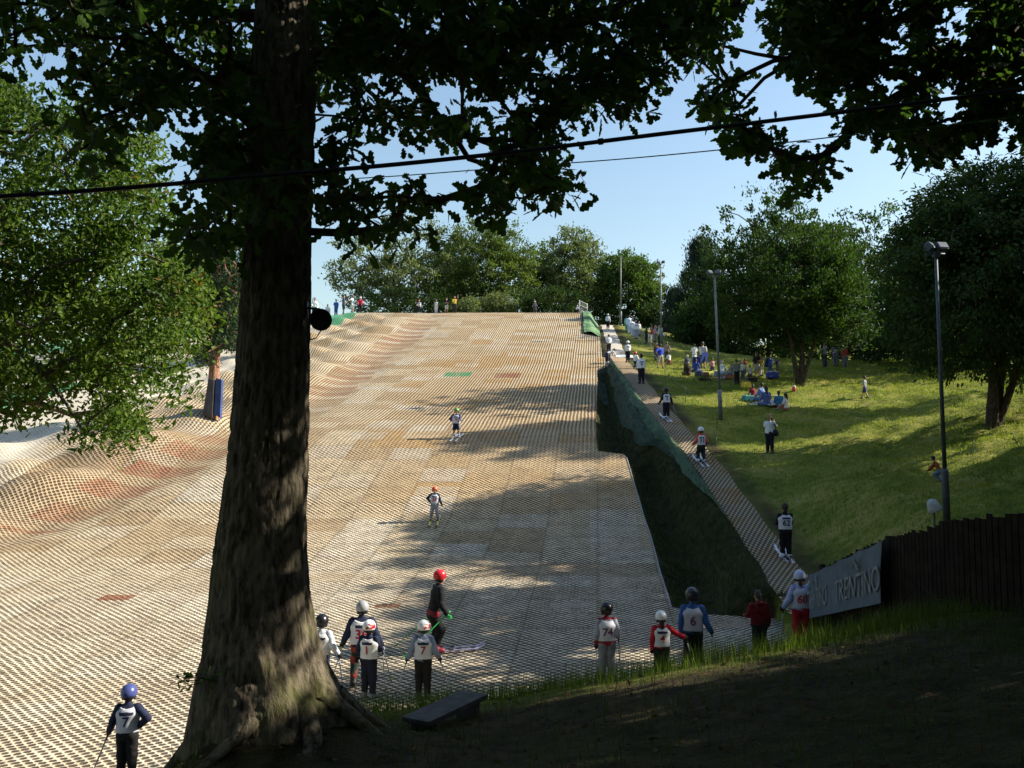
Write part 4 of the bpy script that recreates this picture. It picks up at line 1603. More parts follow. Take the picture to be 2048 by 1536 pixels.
    # tops
    if top is not None:
        def topf(p):
            fs = [clipup(p, J, torso(p, J, .013, wide), hem)]
            for n in 'LR': fs.append(arm(p, J, n, .015, sleeve))
            if collar is not None or sleeve > 1.5: fs.append(cap(p, J['chest'] + J['sp'] * .06, J['neck'] + hd * .012, .036, .036))
            if hood: fs.append(ell(p, J['neck'] + np.array([0, -.045, .0]), (.060, .035, .045)))
            return union(fs, .014) - .010 * (vnoise(p[:, 2] * 24 + p[:, 1] * 10, p[:, 0] * 22 - p[:, 2] * 9, 4) - .5)
        m, fmf = [pm(top, .85, .2, 6)], None
        if collar is not None:
            m.append(pm(collar, .85, .2, 6))
            fmf = lambda C: (((C - J['pel']) @ J['sp'] > .318) | ((C - J['pel']) @ J['sp'] < hem + .045)).astype(int)
        part('jacket' if sleeve > 1.5 else 'shirt', topf, m, fmf)
    if bib is not None:
        def bibf(p):
            d = torso(p, J, .021, wide)
            d = clipdn(p, J, clipup(p, J, d, hem + .035), .322)
            return np.maximum(d, -(np.linalg.norm((p - J['neck']) * np.array([.75, .8, 1]), axis=1) - .062))
        Vb, Fb = surfnet(bibf, lo, hi, h)
        if len(Vb):
            C = Vb[Fb].mean(1)
            tt = (C - J['pel']) @ J['sp']
            mi = np.where((tt > .225) & (tt < .262) & (np.abs(C[:, 0]) < .075) & band, 2, 0)
            fl = [Fb]
            if number:
                bv = BVHTree.FromPolygons([Vector(q) for q in Vb], [list(map(int, q)) for q in Fb])
                tv, tf = text_mesh(number)
                sc = .105
                sy = 1 if front else -1
                w = max(tv[:, 0].max() - tv[:, 0].min(), .3)
                sx = sc * min(1, 1.45 / w)
                pos = []
                for x, z in tv:
                    px = x * sx * (-1 if front else 1)
                    b0 = J['pel'] + J['sp'] * (.158 + z * sc)
                    r_ = bv.ray_cast(Vector((px, b0[1] + sy * .5, b0[2])), Vector((0, -sy, 0)))
                    yy = r_[0].y if r_[0] is not None else b0[1] + sy * .09
                    pos.append((px, yy + sy * .007, b0[2]))
                tri, qd = [f for f in tf if len(f) == 3], [f for f in tf if len(f) == 4]
                off = len(Vb)
                Vb = np.concatenate([Vb, np.array(pos)])
                for L in (tri, qd):
                    if L:
                        fl.append(np.array(L) + off)
                        mi = np.concatenate([mi, np.ones(len(L), int)])
                for L in [f for f in tf if len(f) > 4]:
                    fl.append(np.array([L]) + off)
                    mi = np.concatenate([mi, [1]])
            mesh_obj('bib', Vb * H, fl, [pm(bib, .8, .10, 5), pm(numcol, .7, .1), pm((.03, .03, .07), .8)], o, mi)
    if belt is not None:
        part('waistband', lambda p: clipdn(p, J, clipup(p, J, torso(p, J, .019, wide), -.03), .045), pm(belt, .8, .15))
    # boots
    for n in 'LR':
        c = boot if boot is not None else (.05, .04, .035)
        def bf(p, n=n):
            g = .012 if boot is not None else .006
            fs = [cap(p, J['an' + n] + (J['kn' + n] - J['an' + n]) * (.42 if boot is not None else .06), J['an' + n], .030 + g, .031 + g), cap(p, J['an' + n] + np.array([0, -.018, -.012]), J['toe' + n], .029 + g, .021 + g)]
            d = union(fs, .012)
            return d if legs in ('sit', 'crossleg', 'kneel') else np.maximum(d, -(p[:, 2] + .0 - min(J['an' + n][2] - .045, .02)))
        part('boot' if boot is not None else 'shoe', bf, pm(c, .5, .15, 8, .5))
    # head wear and hair
    if hair is not None:
        long_ = hair[1] if isinstance(hair[1], (int, float)) and len(hair) == 2 else 0
        hcol = hair[0]
        def hf(p):
            q = headlocal(p)
            d = np.maximum(ell(q, (0, -.010, .020), hr * 1.10), np.minimum(q[:, 1] - .030 * head, .0 + (q[:, 1] + .01) + (-.03 - q[:, 2])))
            if long_: d = smin(d, cap(q, (0, -.045 * head, .0), (0, -.060 * head, -.03 - long_), .040, .028), .02)
            return d
        part('hair', hf, pm(hcol, .6, .3, 30, .4), res=h * .8, lo_=hc - .22, hi_=hc + .18)
    if helmet is not None:
        def hm(p):
            q = headlocal(p)
            d = ell(q, (0, -.010, .018), hr * np.array([1.42, 1.36, 1.20]))
            ear = union([ell(q, (s * .052 * head, -.008, -.022 * head), (.016, .036, .040)) for s in (-1, 1)], .01)
            back = ell(q, (0, -.040 * head, -.022 * head), (.050 * head, .036 * head, .036 * head))
            d = np.maximum(d, (.002 if True else 0) - q[:, 2] - .004 + .25 * np.clip(q[:, 1], 0, 1) - .010)
            return union([d, ear, back], .012)
        m = [pm(helmet, .28, .08, 4, .5), pm((.42, .02, .03), .4), pm((.02, .02, .025), .4)]
        def hmat(C):
            q = headlocal(C)
            r = np.zeros(len(C), int)
            if emblem:
                k = (q[:, 0] > .008) & (q[:, 2] > .005) & (q[:, 1] < .02) & (vnoise(q[:, 0] * 60, q[:, 2] * 60 + q[:, 1] * 45, 9) > .47) & (np.abs(q[:, 2] - .035) < .035)
                r = np.where(k, 1, r)
            return np.where(q[:, 2] < -.018 * head, 2, r)
        part('helmet', hm, m, hmat, res=h * .8, lo_=hc - .16, hi_=hc + .17)
    if goggle:
        def gf(p):
            q = headlocal(p)
            return np.maximum(ell(q, (0, .0, .010), hr * np.array([1.20, 1.22, .9])), np.maximum(np.abs(q[:, 2] - .008) - .018, .02 - q[:, 1]))
        part('goggles', gf, pm((.02, .02, .03), .15, .1, 4, .6), res=h * .8, lo_=hc - .16, hi_=hc + .17)
    o['height'] = H
    M = Matrix.Translation(Vector(foot)) @ Matrix.Rotation(yaw, 4, 'Z')
    return o, {k: np.array(M @ Vector(v * H)) for k, v in J.items() if isinstance(v, np.ndarray) and k not in ('sp', 'hd')}, H


POLE_G = 'ski poles'


def ski_pole(hand, tip, label, col=(.42, .43, .45), grip=(.02, .02, .02)):
    hand, tip = np.array(hand, float), np.array(tip, float)
    d = (tip - hand) / np.linalg.norm(tip - hand)
    t = thing('ski_pole', label, 'ski pole', tip, 0, POLE_G)
    up = hand - d * .08 - tip
    MB().tube([np.zeros(3), up * .5, up], [.009, .011, .012], 6).build('shaft', pm(col, .35, .1, 4, .5, .3), t, True)
    MB().tube([hand + d * .10 - tip, hand - d * .03 - tip, hand - d * .10 - tip], [.014, .017, .015], 7).build('grip', pm(grip, .7), t, True)
    b = -d * .07
    MB().tube([b, b - d * .012], [.035, .02], 10).build('basket', pm(grip, .6), t, True)


SKI_G = 'skis'


def ski(foot, yaw, label, length=1.5, col=(.55, .5, .6), pitch=0.0):
    """curved ski lying along the matting under a boot"""
    t = thing('ski', label, 'ski', foot, yaw, SKI_G)
    ys = np.linspace(-.45, .55, 22) * length
    V, F = [], []
    for y in ys:
        k = (y / length + .45)
        w = .036 + .016 * (2 * k - 1) ** 2
        if k > .93: w *= math.sqrt(max(1 - ((k - .93) / .07) ** 2, .05))
        z = .02 + y * math.tan(pitch) + (max(k - .85, 0) / .15) ** 2 * .11 + .012 * math.sin(k * math.pi)
        V += [(-w, y, z), (w, y, z), (w, y, z + .012), (-w, y, z + .012)]
    for i in range(len(ys) - 1):
        a = 4 * i
        for j in range(4): F.append([a + j, a + (j + 1) % 4, a + 4 + (j + 1) % 4, a + 4 + j])
    F += [[3, 2, 1, 0], [len(V) - 4, len(V) - 3, len(V) - 2, len(V) - 1]]
    MB().raw(np.array(V), F).build('blade', pm(col, .3, .45, 7, .5), t)
    mb = MB()
    mb.box((0, .12, .055), (.07, .09, .045), bev=.012)
    mb.box((0, -.16, .06), (.07, .11, .055), bev=.012)
    mb.build('binding', pm((.04, .04, .045), .4, .1), t)


def poles_for(J, foot, who, hands='LR', spread=(.18, .25), col=(.30, .31, .33), grip=(.02, .02, .02), f=slope_h, back=0.0):
    for n in hands:
        w = J['wr' + n] + (J['wr' + n] - J['el' + n]) * .18
        out = J['wr' + n][:2] - J['pel'][:2]
        out = out / (np.linalg.norm(out) + 1e-9)
        xy = w[:2] + out * spread[0] + np.array([0, -1.0]) * back
        tip = np.array([xy[0], xy[1], float(f(xy[0], xy[1])) + .03])
        ski_pole(w, tip, f"ski pole held in the {'left' if n == 'L' else 'right'} hand of {who}", col, grip)


def lab_h(u, v): return hit(u, v, lambda x, y: slope_h(x, y) + .03)

# ------------------------------------------------------------------ the near skiers waiting along the foot of the slope
PI = math.pi
NG = 'skiers waiting at the foot of the slope'


def sgap(u, v):
    """foot point on the brush slope even where the near bank hides it"""
    return lab_h(u, v)


def near_people():
    W_ = dict(near=True, group=NG)
    p = sgap(252, 1562)
    o, J, H = person('child in a blue helmet standing alone left of the oak with an elbow out', p, 1372, .12, 'stand', ('polelow', 'akimbo'), head=1.16, turn=.15,
                     top=NAVY, bottom=BLACK, bib=(.60, .60, .68), number='7', numcol=(.03, .03, .15), glove=BLACK, helmet=(.06, .08, .25), boot=(.06, .06, .08), **W_)
    poles_for(J, p, 'the child left of the oak', 'L', (.22, 0), back=.15)
    p = sgap(641, 1392)
    o, J, H = person('child in a glossy black helmet half hidden behind the foot of the oak', p, 1231, -.1, 'stand', ('pole', 'polelow'), head=1.16, turn=.1,
                     top=(.55, .58, .66), bottom=(.05, .06, .12), bib=WHITEC, number='5', glove=BLACK, helmet=(.012, .012, .016), boot=(.55, .16, .04), **W_)
    poles_for(J, p, 'the half hidden child behind the oak', 'R', (.10, 0), (.1, .25, .5))
    p = sgap(722, 1372)
    o, J, H = person('taller skier in a silver helmet with red 36 on the bib', p, 1205, .12, 'ski', ('polelow', 'polelow'), head=1.0, turn=.5, stride=.35, wide=1.12,
                     top=NAVY, bottom=(.03, .045, .035), stripe=(.36, .05, .035), bib=WHITEC, number='36', numcol=(.5, .02, .03), glove=BLACK, helmet=(.36, .36, .37), boot=BLACK, **W_)
    poles_for(J, p, 'the skier in the silver helmet', 'LR', (.22, 0), (.45, .46, .48), (.5, .55, .05))
    p = sgap(737, 1396)
    o, J, H = person('child in white gloves and white helmet with red mark, before the silver helmet', p, 1243, -.25, 'stand', ('pole', 'fore'), head=1.16, turn=-.2,
                     top=NAVY, bottom=(.015, .018, .035), bib=WHITEC, number='1', glove=(.74, .74, .74), helmet=(.78, .78, .78), boot=(.2, .2, .22), emblem=True, **W_)
    poles_for(J, p, 'the child with white gloves', 'LR', (.12, 0), (.55, .55, .57), back=.12)
    p = sgap(846, 1397)
    o, J, H = person('child wearing number 7 in a white helmet with red mark and grey blue sleeves', p, 1243, .05, 'stand', ('polelow', 'polelow'), head=1.16,
                     top=(.20, .24, .36), bottom=BLACK, bib=(.62, .64, .72), number='7', numcol=(.35, .03, .05), glove=NAVY, helmet=(.78, .78, .78), boot=BLACK, emblem=True, **W_)
    poles_for(J, p, 'the child wearing number 7', 'LR', (.26, 0), (.40, .41, .44), back=.05)
    p = sgap(866, 1304)
    o, J, H = person('tall skier in red helmet and black jacket with lime green gloves', p, 1143, -1.25, 'ski', ('polelow', 'polelow'), lean=.22, nod=-.1, head=.98, wide=1.18,
                     top=(.010, .010, .012), bottom=(.012, .012, .014), glove=(.05, .50, .12), helmet=(.62, .02, .03), boot=(.25, .02, .03), belt=(.2, .02, .03), goggle=True, **W_)
    for n in 'LR':
        w = J['wr' + n]
        ski_pole(w, np.array([w[0] - .95, w[1] - .35, float(slope_h(w[0] - .95, w[1] - .35)) + .1]), f"lime green ski pole in the {'left' if n == 'L' else 'right'} hand of the red helmet skier", (.04, .42, .08), (.04, .42, .08))
    for sgn, nm in ((-1, 'far'), (1, 'near')):
        q = p + np.array([.30, -sgn * .10, .01])
        q[2] = float(slope_h(q[0], q[1])) + .05
        ski(q, -1.35, f'{nm} ski under the red helmet skier, tip pointing right', 1.6, (.42, .38, .55), .03)
    p = sgap(1214, 1362)
    o, J, H = person('child in a black helmet with red collar and grey trousers, number 74', p, 1207, .1, 'stand', ('down', 'pole'), head=1.14, turn=.1,
                     top=(.30, .31, .38), collar=(.25, .015, .025), bottom=(.20, .21, .24), bib=(.60, .60, .68), number='74', numcol=(.12, .04, .12), glove=BLACK, helmet=(.010, .010, .012), boot=BLACK, belt=(.26, .015, .03), band=False, **W_)
    poles_for(J, p, 'the child with the red collar', 'R', (.05, 0))
    p = sgap(1324, 1367)
    o, J, H = person('child wearing number 4 and a red jacket stretching an arm to the right', p, 1224, .05, 'stand', ('down', 'out'), head=1.14,
                     top=(.50, .02, .035), bottom=BLACK, bib=WHITEC, number='4', numcol=(.42, .03, .04), glove=BLACK, helmet=(.72, .72, .72), boot=BLACK, hair=((.02, .012, .008), .10), **W_)
    poles_for(J, p, 'the child wearing number 4', 'R', (.22, 0), back=.2)
    p = sgap(1387, 1352)
    o, J, H = person('child in a dark helmet and blue jacket standing right of number 4', p, 1178, -.15, 'stand', ('down', 'polelow'), head=1.1,
                     top=(.04, .10, .30), bottom=BLACK, bib=(.55, .55, .64), number='6', numcol=(.20, .05, .12), glove=BLACK, helmet=(.020, .022, .035), boot=BLACK, band=False, **W_)
    poles_for(J, p, 'the child in the blue jacket', 'R', (.15, 0), back=.25)
    p = sgap(1520, 1318)
    person('adult in a dark red hooded top with dark hair and black trousers', p, 1183, .2, 'stand', ('fore', 'down'), head=.98, nod=.15, wide=1.2,
           top=(.14, .008, .012), bottom=BLACK, hair=((.03, .02, .015), .03), hood=True, **W_)
    p = sgap(1603, 1296)
    o, J, H = person('skier wearing number 60 with a pale blue cap and red trousers beside the banner', p, 1143, .05, 'stand', ('polelow', 'down'), head=1.05, turn=-.2,
                     top=(.34, .38, .62), bottom=(.36, .012, .03), bib=(.55, .57, .72), number='60', numcol=(.52, .03, .03), glove=BLACK, hair=((.05, .03, .02), .05), helmet=(.42, .46, .66), boot=(.62, .60, .05), band=False, **W_)
    poles_for(J, p, 'the skier wearing number 60', 'L', (.10, 0), back=.1)


def track_people():
    G = 'skiers riding up the tow track'
    ft = lambda u, v: hit(u, v, lambda x, y: surf(x, y) + .04)

    def rider(label, u, vt, vf, yaw=0.0, skis=True, who='', pc=(.3, .3, .32), **k):
        p = ft(u, vf)
        o, J, H = person(label, p, vt, yaw, group=G, **k)
        if skis:
            for n in 'LR':
                q = np.array([J['an' + n][0], J['an' + n][1], 0])
                q[2] = float(surf(q[0], q[1])) + .045
                ski(q, yaw + (.04 if n == 'L' else -.04), f"{'left' if n == 'L' else 'right'} ski under {who}", 1.3, (.62, .62, .68), math.atan(.3) if abs(yaw) < 1 else -math.atan(.3))
        return J, p
    J, p = rider('skier wearing number 62 in black trousers standing low on the tow track', 1572, 1007, 1116, 0, True, 'the skier wearing number 62', head=1.05, arms=('fore', 'fore'),
                 top=BLACK, bottom=(.010, .010, .016), bib=(.66, .66, .74), number='62', numcol=(.03, .03, .12), glove=BLACK, hair=((.015, .01, .008), .02), boot=(.66, .66, .68), near=True)
    J, p = rider('skier wearing number 31 with white helmet and orange sleeves on the tow track', 1403, 855, 925, .1, True, 'the skier wearing number 31', head=1.12, arms=('pole', 'pole'), legs='ski', turn=-.4,
                 top=(.60, .10, .05), bottom=(.02, .03, .03), bib=WHITEC, number='31', numcol=(.05, .04, .10), glove=(.03, .10, .05), helmet=(.74, .74, .74), boot=(.66, .66, .68), near=True)
    poles_for(J, p, 'the skier wearing number 31', 'LR', (.3, 0), (.05, .16, .07), f=surf, back=.3)
    J, p = rider('skier in a black helmet and white boots halfway up the tow track', 1333, 775, 838, .15, True, 'the black helmet skier halfway up the track', head=1.1, arms=('polelow', 'polelow'),
                 top=BLACK, bottom=(.012, .012, .02), bib=WHITEC, number='2', numcol=(.05, .05, .15), glove=BLACK, helmet=(.015, .015, .018), boot=(.72, .72, .74))
    poles_for(J, p, 'the black helmet skier halfway up the track', 'LR', (.3, 0), f=surf, back=.2)
    rider('skier in white bib and black trousers just below the flat crossing of the tow track', 1283, 708, 767, .05, False, head=1.05, arms=('fore', 'fore'), top=WHITEC, bottom=BLACK, bib=WHITEC, number='8', numcol=(.1, .1, .2),
          hair=((.02, .015, .01), .01), boot=BLACK)
    rider('child in an orange hat crouching beside the flat crossing', 1271, 706, 737, -.8, False, legs='crouch', arms=('reach', 'lap'), head=1.15, top=WHITEC, bottom=NAVY, helmet=(.62, .12, .05), boot=GREY, H=1.3)
    rider('skier in a white bib standing on the white loading mat', 1256, 682, 724, .1, False, head=1.05, arms=('fore', 'fore'), top=(.5, .5, .55), bottom=BLACK, bib=WHITEC, helmet=(.7, .7, .7), boot=BLACK)
    rider('person in a white top bending right over at the slope edge by the crossing', 1214, 697, 727, -1.3, False, legs='apart', arms=('reach', 'reach'), lean=1.25, top=(.68, .68, .70), bottom=NAVY, hair=((.05, .03, .02), .02), boot=(.5, .5, .52), H=1.5)
    rider('person in a white top standing behind the bending person', 1218, 669, 706, .3, False, arms=('cross', 'cross'), top=(.66, .66, .72), bottom=BLACK, hair=((.02, .015, .01), .01), boot=BLACK)
    rider('uppermost rider on the tow track in a white top', 1216, 628, 658, 0, False, arms=('fore', 'down'), top=(.66, .66, .72), bottom=BLACK, helmet=(.6, .6, .6), boot=(.6, .6, .62))


def slope_people():
    G = 'racers on the slope'
    p = lab_h(913, 877)
    o, J, H = person('racer in a green helmet and dark shorts skiing down the middle of the slope', p, 817, PI - .1, 'ski', ('fore', 'akimbo'), head=1.12, near=True, front=True, group=G,
                     top=(.05, .07, .14), sleeve=1.5, bottom=(.012, .015, .04), blen=.75, bib=(.70, .66, .72), number='9', numcol=(.55, .12, .25), glove=(.1, .1, .12), helmet=(.12, .30, .05), boot=(.70, .68, .68))
    for n in 'LR':
        q = J['an' + n].copy(); q[2] = float(slope_h(q[0], q[1])) + .04
        ski(q, PI - .25, f"{'left' if n == 'L' else 'right'} ski under the green helmet racer", 1.4, (.7, .7, .72), -math.atan(.3))
    poles_for(J, p, 'the green helmet racer', 'LR', (.35, 0), back=-.3)
    p = lab_h(869, 1043)
    o, J, H = person('racer in an orange helmet and grey trousers leading down the slope', p, 974, PI, 'apart', ('polelow', 'akimbo'), head=1.15, near=True, front=True, group=G,
                     top=(.03, .035, .06), bottom=(.34, .34, .38), bib=(.66, .68, .74), number='24', numcol=(.55, .06, .10), glove=(.08, .08, .1), helmet=(.75, .12, .03), boot=(.66, .60, .12))
    for n in 'LR':
        q = J['an' + n].copy(); q[2] = float(slope_h(q[0], q[1])) + .04
        ski(q, PI, f"{'left' if n == 'L' else 'right'} ski under the orange helmet racer", 1.4, (.66, .60, .2), -math.atan(.26))
    # people at the top
    T = 'people at the top of the slope'
    crest = lambda u, v: np.array([(u - 1024) / FPX * 88.5, 88.5, float(surf((u - 1024) / FPX * 88.5, 88.5))])
    top = [
        (838, 601, 'racer in a red and dark helmet bending forward at the left of the crest', dict(legs='ski', lean=.35, arms=('fore', 'fore'), top=(.5, .5, .55), bottom=NAVY, helmet=(.35, .05, .06), boot=(.6, .6, .6)), PI * .9),
        (871, 599, 'racer in a dark helmet and white trousers waiting on the crest', dict(arms=('pole', 'pole'), top=NAVY, bottom=(.66, .66, .68), bib=WHITEC, helmet=(.05, .05, .06), boot=(.6, .6, .6)), PI),
        (892, 596, 'man in a dark shirt and pale shorts with folded arms on the crest', dict(arms=('cross', 'cross'), top=(.03, .03, .045), sleeve=.9, bottom=(.50, .48, .46), blen=.85, hair=((.06, .04, .03), .0)), PI),
        (908, 592, 'man in a yellow and black top beside the man with folded arms', dict(arms=('up', 'fore'), top=(.45, .32, .04), sleeve=.9, bottom=BLACK, hair=((.03, .02, .015), .0), collar=BLACK), PI + .3),
        (1070, 602, 'racer in a pale helmet standing alone on the crest right of centre', dict(legs='ski', arms=('pole', 'pole'), top=(.10, .10, .12), bottom=(.06, .06, .07), helmet=(.5, .5, .5), boot=GREY), PI),
        (1156, 612, 'racer in a white helmet crouching at the right end of the crest', dict(legs='crouch', arms=('pole', 'pole'), lean=.3, top=(.60, .62, .70), bottom=BLACK, helmet=(.74, .74, .74), boot=GREY), PI),
        (626, 585, 'person in a white top at the far left of the summit beside the oak trunk', dict(legs='apart', arms=('down', 'fore'), top=(.72, .72, .70), bottom=BLACK, hair=((.1, .06, .03), .02)), PI),
        (652, 601, 'person in pale clothes sitting on the summit', dict(legs='chair', arms=('lap', 'lap'), top=(.66, .58, .60), bottom=(.5, .45, .45), hair=((.05, .03, .02), .02), H=1.6), PI + .5),
        (669, 599, 'child in a blue shirt on the summit', dict(arms=('down', 'fore'), top=(.05, .10, .42), sleeve=.9, bottom=(.05, .08, .3), hair=((.05, .03, .02), .0)), PI),
        (684, 586, 'tall man in a navy shirt and shorts on the summit', dict(arms=('fore', 'down'), top=(.04, .06, .14), sleeve=.9, bottom=(.05, .07, .15), blen=.85, hair=((.04, .03, .02), .0)), -1.2),
        (702, 590, 'person in a pale green top and white shorts on the summit', dict(arms=('out', 'fore'), top=(.45, .56, .56), sleeve=.9, bottom=(.7, .7, .7), blen=.85, hair=((.12, .08, .05), .02)), 1.4),
        (718, 594, 'skier in a red jacket at the right of the summit group', dict(legs='ski', arms=('fore', 'fore'), top=(.50, .03, .06), bottom=BLACK, helmet=(.6, .55, .55), boot=GREY), PI),
    ]
    for u, vt, lab, k, yaw in top:
        k = dict(k)
        person(lab, crest(u, 0), vt, yaw, group=T, **k)


